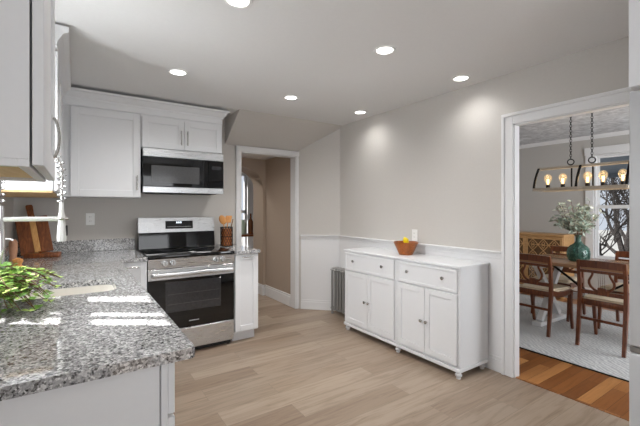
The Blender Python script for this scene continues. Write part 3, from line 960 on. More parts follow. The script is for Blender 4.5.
# ------------------------------------------------------------------ range
def stove():
    x0, x1 = 0.521, 1.297
    t = thing('electric_range', 'stainless electric range with black glass cooktop and oven door', 'range', (0.91, 3.8, 0))
    obj('body', MB().box(x0 + 0.002, x1 - 0.002, 3.472, 4.14, 0.045, 0.90, 0.003), 'steel_v', t)
    obj('cooktop', MB().box(x0, x1, 3.425, 4.02, 0.888, 0.92, 0.006, 2), 'bglass', t)
    for cx, cy, r in ((0.72, 3.6, 0.1), (1.1, 3.6, 0.085), (0.72, 3.86, 0.075), (1.1, 3.86, 0.1)):
        obj('burner_ring', MB().lathe([(r - 0.004, 0.0002), (r, 0.0002), (r, 0.0008), (r - 0.004, 0.0008), (r - 0.004, 0.0002)], (cx, cy, 0.92), 36), 'window_dark', t)
    obj('control_panel', MB().prism([(3.437, 0.802), (3.471, 0.802), (3.471, 0.887), (3.428, 0.887)], x0, x1, 'x'), 'steel', t)
    for kx in (0.655, 0.725, 1.112, 1.180):
        k = obj('knob', MB().lathe([(0.027, -0.006), (0.027, 0.004), (0.023, 0.007), (0.021, 0.024), (0.019, 0.027), (0, 0.027)], (kx, 3.4315, 0.846), 22, '-y'), 'steel', t)
        obj('knob_grip', MB().box(kx - 0.004, kx + 0.004, 3.398, 3.405, 0.829, 0.863, 0.001), 'nickel', k)
    d = obj('oven_door', MB().box(x0, x1, 3.44, 3.471, 0.245, 0.795, 0.004), 'bglass', t)
    obj('door_band', MB().box(x0, x1, 3.4345, 3.4398, 0.70, 0.795, 0.002), 'steel', d)
    h = MB().box(x0 + 0.03, x1 - 0.03, 3.385, 3.405, 0.728, 0.766, 0.008, 3)
    for hx in (x0 + 0.045, x1 - 0.07): h.box(hx, hx + 0.025, 3.404, 3.4344, 0.735, 0.758, 0.002)
    obj('door_handle', h, 'steel', d)
    obj('door_window', MB().box(0.665, 1.165, 3.4385, 3.4397, 0.40, 0.672, 0.0004), 'window_dark', d)
    rk = MB()
    for z in (0.47, 0.56): rk.box(0.68, 1.15, 3.4378, 3.4384, z, z + 0.004)
    obj('rack_line', rk, 'mw_window', d)
    obj('lettering', MB().box(0.868, 0.957, 3.4392, 3.4399, 0.3, 0.3065), 'grey_mark', d)
    obj('drawer', MB().box(x0, x1, 3.44, 3.471, 0.05, 0.24, 0.004), 'steel', t)
    bg = obj('backguard', MB().prism([(4.03, 0.921), (4.14, 0.921), (4.14, 1.09), (4.05, 1.085)], x0 + 0.008, x1 - 0.002, 'x'), 'bglass', t)
    pn = obj('backguard_panel', MB().prism([(4.045, 1.0855), (4.139, 1.0905), (4.139, 1.236), (4.066, 1.236)], x0 + 0.006, x1, 'x'), 'steel', t)
    q = MB(Matrix.Translation((0, 4.0455, 1.0855)) @ Matrix.Rotation(R(-7.9), 4, 'X'))
    q.box(0.782, 1.062, -0.003, 0.004, 0.035, 0.118, 0.001)
    ds = obj('display', q, 'bglass', pn)
    q = MB(Matrix.Translation((0, 4.0455, 1.0855)) @ Matrix.Rotation(R(-7.9), 4, 'X'))
    q.box(0.80, 1.045, -0.0036, -0.003, 0.055, 0.058)
    obj('button_row', q, 'grey_mark', ds)
    q = MB(Matrix.Translation((0, 4.0455, 1.0855)) @ Matrix.Rotation(R(-7.9), 4, 'X'))
    for k in range(3): q.box(0.892 + k * 0.02, 0.903 + k * 0.02, -0.0038, -0.003, 0.092, 0.11)
    obj('clock_digits', q, 'display', ds)
    for fx in (x0 + 0.04, x1 - 0.04):
        for fy in (3.5, 4.1): obj('foot', MB().cyl((fx, fy, 0.0), (fx, fy, 0.05), 0.018), 'black_plastic', t)
    obj('toe_strip', MB().box(x0 + 0.02, x1 - 0.02, 3.478, 3.5, 0.01, 0.0445), 'black_plastic', t)
stove()

# ------------------------------------------------------------------ fridge side at the picture's edge
def fridge():
    x0, x1, y0, y1, z1 = 2.05, 2.855, -0.28, 0.576, 1.852
    t = thing('refrigerator', 'white refrigerator edge beside the dining opening', 'refrigerator', (2.45, 0.15, 0))
    obj('body', MB().box(x0 + 0.075, x1, y0, y1, 0.03, z1, 0.004), 'fridge', t)
    d = obj('door', MB().box(x0, x0 + 0.072, y0, y1, 0.72, z1, 0.01, 3), 'fridge', t)
    obj('handle', MB().box(x0 - 0.035, x0 - 0.015, y0 + 0.03, y0 + 0.055, 0.85, 1.5, 0.005).box(x0 - 0.016, x0 - 0.0004, y0 + 0.032, y0 + 0.052, 0.87, 0.9).box(x0 - 0.016, x0 - 0.0004, y0 + 0.032, y0 + 0.052, 1.45, 1.48), 'steel_v', d)
    obj('freezer_drawer', MB().box(x0, x0 + 0.072, y0, y1, 0.06, 0.69, 0.01, 3), 'fridge', t)
    obj('hinge_cover', MB().box(x0 + 0.005, x0 + 0.074, y1 - 0.09, y1 - 0.002, 0.6925, 0.7175, 0.002), 'steel_v', t)
    for fx in (x0 + 0.15, x1 - 0.1):
        for fy in (y0 + 0.06, y1 - 0.06): obj('foot', MB().cyl((fx, fy, 0), (fx, fy, 0.03), 0.02), 'black_plastic', t)
    t = thing('over_fridge_cabinet', 'white cabinet hung above the refrigerator up to the ceiling', 'cabinet', (2.45, 0.15, 1.87))
    obj('body', MB().box(x0 + 0.022, x1 + 0.01, y0, y1, 1.87, ZC - 0.002, 0.001), 'cab', t)
    for a, b in ((y0, 0.14), (0.144, y1)):
        d = obj('door', shaker((x0 + 0.02, b, 1.872), FRT, b - a, 0.5, 0.02), 'cab', t)
        obj('handle', bar_pull((x0, 0.11 if a < 0 else 0.175, 1.97), FRT, 0.12), 'nickel', d)
fridge()

# ------------------------------------------------------------------ sideboard, bowl, lemons, radiator, outlets
def sideboard():
    xf, xb, y0, y1 = 2.475, 2.853, 1.728, 3.18
    ym = 2.40
    t = thing('sideboard', 'long white sideboard with four doors and two drawers along the wainscot', 'sideboard', (2.66, 2.47, 0))
    obj('body', MB().box(xf + 0.002, xb, y0, ym - 0.0012, 0.085, 0.864, 0.002).box(xf + 0.002, xb, ym + 0.0012, y1, 0.085, 0.864, 0.002), 'board', t)
    obj('top', MB().box(xf - 0.016, xb + 0.004, y0 - 0.014, y1 + 0.012, 0.8645, 0.884, 0.003), 'board', t)
    obj('plinth_rail', MB().box(xf - 0.014, xb, y0 - 0.006, y1 + 0.006, 0.055, 0.0848, 0.004), 'board', t)
    for a, b in ((y0, ym - 0.0015), (ym + 0.0015, y1)):
        w = b - a
        dr = obj('drawer', shaker((xf, b - 0.02, 0.672), FRT, w - 0.04, 0.182, 0.018, 0.022, 0.005), 'board', t)
        for f in (0.22, 0.78):
            obj('knob', MB().lathe([(0.006, 0.0), (0.006, 0.012), (0.014, 0.016), (0.014, 0.024), (0.0, 0.028)], (xf - 0.0125, a + w * f, 0.772), 14, '-x'), 'nickel', dr)
        dw = (w - 0.044) / 2
        for k in (0, 1):
            ye = b - 0.02 - k * (dw + 0.004)
            d = obj('door', shaker((xf, ye, 0.105), FRT, dw, 0.555, 0.018, 0.05, 0.007), 'board', t)
            yk = (ye - dw + 0.025) if k == 0 else (ye - 0.025)
            obj('knob', MB().lathe([(0.006, 0.0), (0.006, 0.012), (0.014, 0.016), (0.014, 0.024), (0.0, 0.028)], (xf - 0.0185, yk, 0.376), 14, '-x'), 'nickel', d)
    prof = [(0.018, 0.0), (0.016, 0.01), (0.026, 0.02), (0.028, 0.03), (0.018, 0.042), (0.02, 0.0548)]
    for fx in (xf + 0.02, xb - 0.04):
        for fy in (y0 + 0.03, ym, y1 - 0.03):
            obj('foot', MB().lathe(prof, (fx, fy, 0.0), 18), 'board', t)
sideboard()
bx, by, bz = 2.68, 2.475, 0.8843
t = tag(obj('fruit_bowl', MB().lathe([(0.0, 0.0), (0.064, 0.0), (0.067, 0.006), (0.118, 0.115), (0.12, 0.124), (0.111, 0.124), (0.06, 0.014), (0.0, 0.012)], (bx, by, bz), 40), 'bowl'),
        'flared orange-brown wooden bowl of lemons on the sideboard', 'bowl')
lem = [(-0.031, -0.031, 0.082), (0.031, 0.031, 0.082), (0.031, -0.031, 0.082), (-0.031, 0.031, 0.082), (0.0, 0.0, 0.134)]
for i, (a, b, h) in enumerate(lem):
    prof = [(0, -0.04), (0.008, -0.035), (0.022, -0.022), (0.029, 0.0), (0.022, 0.022), (0.009, 0.035), (0, 0.041)]
    mb = MB(Matrix.Translation((bx + a, by + b, bz + h)) @ Matrix.Rotation(R(80 + 20 * i), 4, 'X') @ Matrix.Rotation(R(50 * i), 4, 'Y')).lathe(prof, (0, 0, 0), 18)
    tag(obj('lemon', mb, 'lemon', None, 60), 'yellow lemon on top of the pile in the wooden bowl' if i == 4 else 'yellow lemon lying inside the wooden bowl', 'lemon', 'lemons in the wooden bowl')

def radiator():
    xf, xb = 2.70, 2.84
    t = thing('column_radiator', 'silver painted column radiator between the sideboard and the angled corner', 'radiator', (2.76, 3.5, 0))
    n = 9
    for i in range(n):
        y = 3.755 - i * 0.058
        mb = MB()
        for x in (xf + 0.018, (xf + xb) / 2, xb - 0.018):
            mb.tube([(x, y, 0.075), (x, y, 0.545)], 0.0145, 10)
        mb.tube([(xf + 0.005, y, 0.55), (xf + 0.03, y, 0.568), (xb - 0.03, y, 0.568), (xb - 0.005, y, 0.55)], 0.0175, 10)
        mb.tube([(xf + 0.005, y, 0.07), (xb - 0.005, y, 0.07)], 0.0175, 10)
        mb.tube([(xf + 0.018, y, 0.06), (xf + 0.018, y, 0.0)], [0.014, 0.018], 10) if i in (0, n - 1) else None
        mb.tube([(xb - 0.018, y, 0.06), (xb - 0.018, y, 0.0)], [0.014, 0.018], 10) if i in (0, n - 1) else None
        obj('column_section', mb, 'silver_paint', t)
radiator()

def outlet(name, label, cat, loc, rz, kind='outlet'):
    t = thing(name, label, cat, loc)
    F = frame(loc, rz)
    obj('cover_plate', MB(F).box(-0.036, 0.036, -0.006, -0.0006, -0.058, 0.058, 0.002), 'plastic', t)
    for z in (-0.02, 0.02):
        s_ = obj('socket', MB(F).box(-0.016, 0.016, -0.0085, -0.0062, z - 0.013, z + 0.013, 0.002), 'plastic', t)
        obj('slot', MB(F).box(-0.007, -0.005, -0.0092, -0.0086, z - 0.004, z + 0.006).box(0.005, 0.007, -0.0092, -0.0086, z - 0.004, z + 0.006), 'black_plastic', s_)
outlet('wall_outlet', 'white outlet plate on the back wall beside the cutting boards', 'outlet', (0.122, YB, 1.23), 0)
outlet('wall_outlet', 'white outlet plate on the greige wall behind the fruit bowl', 'outlet', (XR, 2.53, 1.062), FRT)

# ------------------------------------------------------------------ things on the worktops
def cutting_board():
    # paddle board leaning on the back wall
    F = Matrix.Translation((-0.275, 4.06, CT + 0.0225)) @ Matrix.Rotation(R(-13), 4, 'X') @ Matrix.Rotation(R(-9), 4, 'Y')
    t = thing('cutting_board', 'dark striped wooden paddle board leaning against the back wall', 'cutting board', (-0.30, 4.06, CT))
    obj('board', MB(F).box(-0.115, -0.018, -0.011, 0.011, 0, 0.33, 0.004).box(0.026, 0.115, -0.011, 0.011, 0, 0.33, 0.004)
        .prism([(-0.025, 0.325), (0.03, 0.325), (0.024, 0.35), (0.026, 0.43), (0.018, 0.442), (-0.018, 0.442), (-0.026, 0.43), (-0.022, 0.35)], -0.011, 0.011, 'y'), 'walnut', t)
    obj('inlay_strip', MB(F).box(-0.0178, 0.0258, -0.0112, 0.0112, 0, 0.3245, 0.003), 'oak_pale', t)
cutting_board()
tag(obj('serving_board', MB(Matrix.Translation((-0.22, 3.93, CT + 0.001)) @ Matrix.Rotation(R(-8), 4, 'Z')).box(-0.13, 0.11, -0.07, 0.07, 0, 0.035, 0.006, 2).cyl((-0.03, 0.0, 0.034), (-0.03, 0.0, 0.05), 0.012, 0.014), 'walnut', None),
    'thick dark wooden block lying in front of the leaning paddle board', 'cutting board')
tag(obj('pepper_mill', MB().lathe([(0.0, 0.0), (0.026, 0.0), (0.026, 0.05), (0.02, 0.07), (0.025, 0.11), (0.026, 0.17), (0.018, 0.19), (0.0, 0.195)], (-0.372, 3.42, CT + 0.0005), 20), 'copper'),
    'pinkish wooden mill standing beside the paddle board', 'mill')
def brush():
    x, y = -0.29, 2.86
    t = thing('dish_brush', 'orange wooden scrubbing brush standing behind the trailing plant', 'brush', (x, y, CT))
    obj('bristles', MB().lathe([(0.03, 0.0005), (0.034, 0.02), (0.03, 0.04), (0, 0.04)], (x, y, CT), 18), 'seat', t)
    obj('handle', MB().lathe([(0.026, 0.04), (0.03, 0.05), (0.029, 0.064), (0.021, 0.072), (0.02, 0.08), (0.027, 0.094), (0.026, 0.108), (0.0, 0.118)], (x, y, CT), 20), 'spoon', t)
brush()
def soap():
    x, y = -0.345, 2.70
    t = thing('soap_bottle', 'clear glass soap bottle with white pump behind the trailing plant', 'bottle', (x, y, CT))
    obj('bottle', MB().lathe([(0.0, 0.001), (0.034, 0.001), (0.036, 0.01), (0.036, 0.12), (0.026, 0.15), (0.014, 0.165), (0.014, 0.18), (0, 0.18)], (x, y, CT), 22), 'clear_bottle', t)
    obj('soap', MB().lathe([(0.0, 0.004), (0.032, 0.004), (0.032, 0.08), (0.0, 0.08)], (x, y, CT), 20), 'soap', t)
    obj('pump', MB().lathe([(0.016, 0.18), (0.016, 0.2), (0.006, 0.204), (0.005, 0.24), (0.012, 0.242), (0.012, 0.252), (0, 0.252)], (x, y, CT), 16).tube([(x, y, CT + 0.246), (x + 0.04, y - 0.012, CT + 0.245), (x + 0.052, y - 0.015, CT + 0.235)], 0.005, 8), 'plastic', t)
soap()

def plant():
    px, py = -0.345, 1.99
    t = thing('trailing_plant', 'leafy bright green plant spilling over the granite beside the sink', 'plant', (px, py, CT))
    obj('pot', MB().lathe([(0.0, 0.001), (0.05, 0.001), (0.065, 0.09), (0.068, 0.1), (0.06, 0.1), (0.058, 0.085), (0, 0.083)], (px, py, CT), 24), 'copper', t)
    st = MB(); l1 = MB(); l2 = MB()
    rnd = random.Random(3)
    for i in range(95):
        a = rnd.uniform(-1.25, 1.35)
        reach = rnd.uniform(0.08, 0.30)
        top = rnd.uniform(0.10, 0.20)
        end = rnd.uniform(0.012, 0.12)
        p0 = Vector((px + rnd.uniform(-0.03, 0.03), py + rnd.uniform(-0.03, 0.03), CT + 0.085))
        pe = Vector((px + cos(a) * reach, py + sin(a) * reach, CT + end))
        pm = (p0 + pe) / 2 + Vector((0, 0, top * 0.75))
        pts = []
        for k in range(9):
            s_ = k / 8
            pts.append(p0 * (1 - s_) ** 2 + pm * 2 * s_ * (1 - s_) + pe * s_ * s_)
        pts = [p if p.z > CT + 0.016 else Vector((p.x, p.y, CT + 0.016)) for p in pts]
        st.tube(pts, 0.0016, 5)
        for k in range(2, 9):
            for sg in (-1, 1):
                d = (pts[k] - pts[k - 1]).normalized()
                sd = d.cross(Vector((0, 0, 1))) * sg
                dr = (d * rnd.uniform(0.1, 0.7) + sd + Vector((0, 0, rnd.uniform(0.1, 0.6)))).normalized()
                L = rnd.uniform(0.020, 0.036)
                (l1 if rnd.random() < 0.55 else l2).leaf(pts[k], dr, (rnd.uniform(-.3, .3), rnd.uniform(-.3, .3), 1), L, L * 0.74)
    obj('stems', st, 'stem', t)
    obj('foliage', l1, 'leaf', t, 0); obj('young_foliage', l2, 'leaf2', t, 0)
plant()

def utensils():
    ux, uy = 1.402, 3.95
    z0 = CT + 0.0005
    t = thing('utensil_holder', 'dark woven wire and wood holder full of spoons beside the range', 'utensil holder', (ux, uy, z0))
    h = 0.215
    mb = MB()
    for z in (0.004, h * 0.5, h - 0.004): mb.torus((ux, uy, z0 + z), 0.066, 0.004, n=28, m=6)
    for i in range(14):
        for sg in (-1, 1):
            pts = []
            for k in range(9):
                a = 2 * pi * i / 14 + sg * k / 8 * 1.6
                pts.append((ux + 0.066 * cos(a), uy + 0.066 * sin(a), z0 + 0.004 + (h - 0.008) * k / 8))
            mb.tube(pts, 0.0026, 5)
    obj('wire_basket', mb, 'black_metal', t)
    obj('liner', MB().lathe([(0.0, 0.001), (0.058, 0.001), (0.058, h - 0.02), (0.053, h - 0.02), (0.053, 0.006), (0.0, 0.006)], (ux, uy, z0), 24), 'bowl', t)
    def spoon(dx, dy, tx, ty, hh, rw, label, mat, kind):
        b = Vector((ux + dx, uy + dy, z0 + 0.01)); e = Vector((ux + tx, uy + ty, z0 + hh))
        mb = MB(); mb.tube([b, e], 0.006, 8)
        d = (e - b).normalized()
        side = Vector((cos(0.59), -sin(0.59), 0))
        nrm = d.cross(side).normalized()
        Mx = Matrix((side, nrm, d)).transposed().to_4x4()
        q = MB(Matrix.Translation(e + d * rw * 1.05) @ Mx)
        if kind == 'oval':
            q.X = q.X @ Matrix.Diagonal((1, 0.25, 1.3, 1))
            q.lathe([(rw * sin(pi * i / 10), -rw * cos(pi * i / 10)) for i in range(11)], (0, 0, 0), 16)
        elif kind == 'flat':
            q.box(-rw, rw, -0.004, 0.004, -rw * 1.1, rw * 1.2, 0.003)
        me = bpy.data.meshes.new('t'); q.bm.to_mesh(me); q.bm.free(); mb.bm.from_mesh(me); bpy.data.meshes.remove(me)
        tag(obj(label[0], mb, mat), label[1], label[2], 'utensils in the holder')
    spoon(0.02, 0.0, -0.035, 0.0, 0.25, 0.041, ('wooden_spoon', 'round-headed wooden spoon in the holder beside the range', 'spoon'), 'spoon', 'oval')
    spoon(-0.02, 0.02, 0.022, 0.018, 0.26, 0.035, ('wooden_spatula', 'square-headed wooden spatula in the holder beside the range', 'spatula'), 'spoon', 'flat')
    spoon(-0.01, -0.035, 0.064, -0.03, 0.30, 0.008, ('wooden_stirrer', 'thin dark stick leaning out of the spoon holder', 'stirrer'), 'stem', 'none')
utensils()

# table with bottles seen through the arch
t = thing('console_table', 'dark wooden console table far beyond the hall arch', 'table', (2.75, 6.7, 0))
obj('tabletop', MB().box(2.3, 3.1, 6.5, 6.85, 0.80, 0.84, 0.004), 'walnut', t)
for x in (2.34, 3.06):
    for y in (6.54, 6.81): obj('leg', MB().box(x - 0.025, x + 0.025, y - 0.025, y + 0.025, 0, 0.80), 'walnut', t)
tag(obj('glass_jar', MB().lathe([(0.0, 0.0), (0.07, 0.0), (0.08, 0.05), (0.08, 0.2), (0.05, 0.25), (0.05, 0.28), (0, 0.28)], (2.66, 6.64, 0.841), 20), 'soap'),
    'pale green jar beyond the hall arch, seen beside the spoon holder', 'jar')
tag(obj('amber_bottle', MB().lathe([(0.0, 0.0), (0.05, 0.0), (0.05, 0.24), (0.02, 0.30), (0.018, 0.40), (0, 0.40)], (2.83, 6.62, 0.841), 18), 'brown_glass'),
    'dark amber bottle beyond the hall arch, seen beside the doorway', 'bottle')

# ------------------------------------------------------------------ dining room
def rug():
    mb = MB().box(3.53, 5.75, 0.25, 2.95, 0.0006, 0.010, 0.004)
    r = obj('area_rug', mb, 'rug')
    tag(r, 'grey patterned rug under the dining table and chairs', 'rug')
    obj('binding', MB().box(3.518, 3.5296, 0.24, 2.96, 0.0005, 0.0098, 0.002), 'black_plastic', r)
rug()
RZ = 0.0105

def make_chair(label, loc, rotz):
    """local: seat faces +x, backrest at x = -0.21, centre at origin"""
    t = thing('lyre_back_chair', label, 'chair', (0, 0, 0), 'lyre-back dining chairs')
    hw = 0.18
    # back posts: sabre rear leg continuing into the raked back post
    for s_ in (-1, 1):
        y = s_ * hw
        pts = [(-0.255, y, 0.0), (-0.238, y, 0.12), (-0.215, y, 0.28), (-0.195, y, 0.43), (-0.195, y, 0.52), (-0.21, y, 0.68), (-0.235, y, 0.825)]
        obj('rear_leg', MB().bar(pts, [0.028, 0.03, 0.034, 0.04, 0.034, 0.03, 0.024], [0.026, 0.028, 0.03, 0.032, 0.03, 0.028, 0.026]), 'chair', t, 50, True)
        pf = [(0.255, s_ * (hw + 0.02), 0.0), (0.235, s_ * (hw + 0.02), 0.10), (0.215, s_ * (hw + 0.02), 0.24), (0.205, s_ * (hw + 0.02), 0.36), (0.205, s_ * (hw + 0.02), 0.43)]
        obj('front_leg', MB().bar(pf, [0.024, 0.027, 0.032, 0.038, 0.042], [0.024, 0.026, 0.03, 0.034, 0.036]), 'chair', t, 50, True)
        sd = [(-0.185, s_ * (hw), 0.44), (-0.1, s_ * (hw + 0.01), 0.418), (0.0, s_ * (hw + 0.015), 0.408), (0.12, s_ * (hw + 0.02), 0.412), (0.19, s_ * (hw + 0.02), 0.418)]
        obj('side_rail', MB().bar(sd, 0.055, 0.024), 'chair', t, 50, True)
        obj('side_stretcher', MB().bar([(-0.21, s_ * hw, 0.26), (0.205, s_ * (hw + 0.018), 0.26)], 0.02, 0.014), 'chair', t, 50, True) if False else None
    obj('front_rail', MB().box(0.195, 0.219, -hw - 0.002, hw + 0.002, 0.375, 0.437, 0.003), 'chair', t, 50, True)
    obj('back_seat_rail', MB().box(-0.205, -0.183, -hw + 0.015, hw - 0.015, 0.395, 0.45, 0.003), 'chair', t, 50, True)
    obj('stretcher', MB().bar([(-0.217, -hw + 0.012, 0.268), (-0.217, hw - 0.012, 0.268)], 0.024, 0.014, (1, 0, 0)), 'chair', t, 50, True)
    # crest rail, slightly bowed
    cr_ = [(-0.226, -hw + 0.0, 0.79), (-0.236, -hw / 2, 0.795), (-0.239, 0, 0.797), (-0.236, hw / 2, 0.795), (-0.226, hw, 0.79)]
    obj('crest_rail', MB().bar(cr_, 0.024, 0.068, (0, 0, 1)), 'chair', t, 50, True)
    obj('upper_rail', MB().bar([(-0.22, -hw + 0.012, 0.722), (-0.226, 0, 0.724), (-0.22, hw - 0.012, 0.722)], 0.018, 0.026, (0, 0, 1)), 'chair', t, 50, True)
    obj('lower_rail', MB().bar([(-0.197, -hw + 0.012, 0.522), (-0.2, 0, 0.523), (-0.197, hw - 0.012, 0.522)], 0.02, 0.036, (0, 0, 1)), 'chair', t, 50, True)
    # lyre splat
    mb = MB()
    for s_ in (-1, 1):
        q = [(0.066, 0.712), (0.070, 0.692), (0.084, 0.664), (0.098, 0.635), (0.099, 0.606), (0.086, 0.576), (0.062, 0.553), (0.032, 0.541), (0.0, 0.538)]
        mb.bar([(-0.222 + (0.712 - z) * 0.12, s_ * y, z) for y, z in q], [0.016] * 2 + [0.018] * 5 + [0.02] * 2, 0.016, (1, 0, 0))
    mb.box(-0.21, -0.194, -0.034, 0.034, 0.545, 0.575, 0.004)
    ly = obj('lyre_splat', mb, 'chair', t, 50, True)
    sg = MB()
    for k in range(4):
        y = -0.024 + k * 0.016
        sg.tube([(-0.204, y, 0.57), (-0.222, y, 0.715)], 0.002, 6)
    obj('lyre_strings', sg, 'nickel', ly, 50, True)
    obj('seat', MB().prism([(-0.182, -0.166), (0.23, -0.205), (0.236, -0.19), (0.236, 0.19), (0.23, 0.205), (-0.182, 0.166)], 0.438, 0.452, 'z')
        .prism([(-0.172, -0.152), (0.215, -0.19), (0.215, 0.19), (-0.172, 0.152)], 0.452, 0.468, 'z'), 'seat', t, 30, True)
    t.location = loc
    t.rotation_euler = (0, 0, rotz)
    return t
c0 = make_chair('lyre-back chair nearer the door casing, tan cabinet seen through its back', (4.285, 1.965, RZ + 0.003), 0)
copy_tree(c0, (4.285, 1.345, RZ + 0.003), 0, 'lyre-back chair nearer the refrigerator, the strings of its lyre in full view')
copy_tree(c0, (5.02, 2.10, RZ + 0.003), pi, 'lyre-back chair across the table, its crest rail between the tan cabinet and vase')
copy_tree(c0, (5.02, 1.40, RZ + 0.003), pi, 'lyre-back chair across the table under the window, cut by the refrigerator')

def table():
    x0, x1, y0, y1 = 4.235, 5.0, 0.85, 2.24
    xm = (x0 + x1) / 2
    t = thing('dining_table', 'brown-topped farmhouse dining table with white cross-braced trestles', 'table', (xm, 1.55, RZ))
    obj('tabletop', MB().box(x0, x1, y0, y1, 0.722, 0.758, 0.006, 2), 'table', t)
    for y in (1.02, 2.02):
        obj('trestle', MB().bar([(xm - 0.26, y, 0.062), (xm + 0.26, y, 0.685)], 0.06, 0.055).bar([(xm - 0.26, y + 0.03, 0.685), (xm + 0.26, y + 0.03, 0.062)], 0.06, 0.055)
            .box(xm - 0.31, xm + 0.31, y - 0.04, y + 0.06, RZ, 0.055, 0.004).box(xm - 0.31, xm + 0.31, y - 0.04, y + 0.06, 0.665, 0.7215, 0.004), 'white', t)
    obj('stretcher_beam', MB().box(xm - 0.03, xm + 0.03, 1.06, 1.98, 0.33, 0.40, 0.004), 'white', t)
    obj('iron_brace', MB().bar([(xm - 0.1, 1.55, 0.40), (xm - 0.1, 1.12, 0.71)], 0.02, 0.02, (1, 0, 0)).bar([(xm - 0.1, 1.55, 0.40), (xm - 0.1, 1.98, 0.71)], 0.02, 0.02, (1, 0, 0)), 'black_metal', t)
table()

def vase():
    x, y, z = 4.56, 1.715, 0.7585
    v = obj('demijohn_vase', MB().lathe([(0.0, 0.0), (0.075, 0.0), (0.09, 0.01), (0.104, 0.05), (0.107, 0.095), (0.096, 0.14), (0.07, 0.172), (0.04, 0.196), (0.026, 0.22), (0.024, 0.27), (0.031, 0.276), (0.031, 0.288), (0.024, 0.288), (0.019, 0.275), (0.019, 0.22), (0.0, 0.20)], (x, y, z), 36), 'green_glass', None, 60)
    tag(v, 'round-bellied green glass demijohn vase on the dining table', 'vase')
    rb = MB()
    for i in range(18):
        a = 2 * pi * i / 18
        rb.tube([(x + r * cos(a), y + r * sin(a), z + h) for r, h in ((0.0905, 0.012), (0.1045, 0.05), (0.1075, 0.095), (0.0965, 0.14), (0.0705, 0.172))], 0.0025, 5)
    obj('glass_rib', rb, 'green_glass', v)
    t = thing('leaf_bouquet', 'grey-green leafy branches standing in the green glass vase', 'bouquet', (x, y, z + 0.27))
    rnd = random.Random(11)
    st = MB(); la = MB(); lb = MB()
    for i in range(40):
        a = rnd.uniform(0, 2 * pi)
        rch = rnd.uniform(0.05, 0.28)
        hh = rnd.uniform(0.10, 0.40) * (1.1 - rch * 1.1)
        p0 = Vector((x + 0.006 * cos(a), y + 0.006 * sin(a), z + 0.235)); pm = p0 + Vector((0, 0, 0.14)) + Vector((cos(a), sin(a), 0)) * rch * 0.35
        pe = Vector((x + rch * cos(a), y + rch * sin(a), z + 0.29 + hh))
        pts = [p0.lerp(p0 + Vector((0, 0, 0.08)), 0)]
        for k in range(1, 9):
            s_ = k / 8
            pts.append(p0 * (1 - s_) ** 2 + pm * 2 * s_ * (1 - s_) + pe * s_ * s_)
        st.tube(pts, 0.0018, 5)
        for k in range(3, 9):
            for q in range(3):
                dr = Vector((rnd.uniform(-1, 1), rnd.uniform(-1, 1), rnd.uniform(-0.3, 0.9))).normalized()
                L = rnd.uniform(0.04, 0.07)
                (la if rnd.random() < 0.6 else lb).leaf(pts[k], dr, (rnd.uniform(-1, 1), rnd.uniform(-1, 1), 1), L, L * 0.42)
    obj('stems', st, 'stem', t); obj('foliage', la, 'sage', t, 0); obj('pale_foliage', lb, 'sage2', t, 0)
vase()

def cane_cabinet():
    x0, x1, y0, y1, z1 = 5.92, 6.295, 2.42, 3.5, 0.945
    t = thing('cane_cabinet', 'honey wood cabinet with lattice doors against the dining window wall', 'cabinet', (6.1, 2.9, 0))
    obj('body', MB().box(x0 + 0.02, x1, y0, y1, 0.12, z1 - 0.03, 0.003), 'rattan', t)
    obj('top', MB().box(x0 - 0.01, x1, y0 - 0.015, y1 + 0.015, z1 - 0.0295, z1, 0.004), 'rattan', t)
    for y in (y0 + 0.04, y1 - 0.04):
        for x in (x0 + 0.06, x1 - 0.05): obj('leg', MB().box(x - 0.022, x + 0.022, y - 0.022, y + 0.022, 0.0, 0.1195, 0.003), 'rattan', t)
    for k in range(2):
        ya, yb = y0 + 0.01 + k * 0.532, y0 + 0.538 + k * 0.532
        d = obj('door', shaker((x0 + 0.019, yb, 0.13), FRT, yb - ya, z1 - 0.175, 0.02, 0.035, 0.012), 'rattan', t)
        obj('door_panel', MB().box(x0 + 0.0055, x0 + 0.0068, ya + 0.034, yb - 0.034, 0.164, z1 - 0.081), 'rattan_dark', d)
        lt = MB()
        n, mrows = 3, 4
        w = (yb - ya - 0.07) / n; h = (z1 - 0.245) / mrows
        for i in range(n):
            for j in range(mrows):
                ca, cb = ya + 0.035 + (i + .5) * w, 0.165 + (j + .5) * h
                P = lambda a, b: (x0 + 0.002, ca + a * w / 2, cb + b * h / 2)
                for s1, s2_ in ((1, 1), (1, -1), (-1, 1), (-1, -1)):
                    lt.tube([P(0, s2_ * 1.0), P(s1 * 0.45, s2_ * 0.62), P(s1 * 1.0, 0)], 0.0062, 5)
                    lt.tube([P(0, s2_ * -0.1), P(s1 * 0.3, s2_ * 0.25), P(0, s2_ * 0.62)], 0.005, 5)
                lt.tube([P(-0.9, 0), P(0.9, 0)], 0.0045, 5)
        obj('lattice', lt, 'rattan', d)
        obj('knob', MB().lathe([(0.007, 0), (0.007, 0.01), (0.012, 0.018), (0, 0.022)], (x0 - 0.0015, yb - 0.02 if k == 0 else ya + 0.02, 0.55), 12, '-x'), 'black_metal', d)
cane_cabinet()

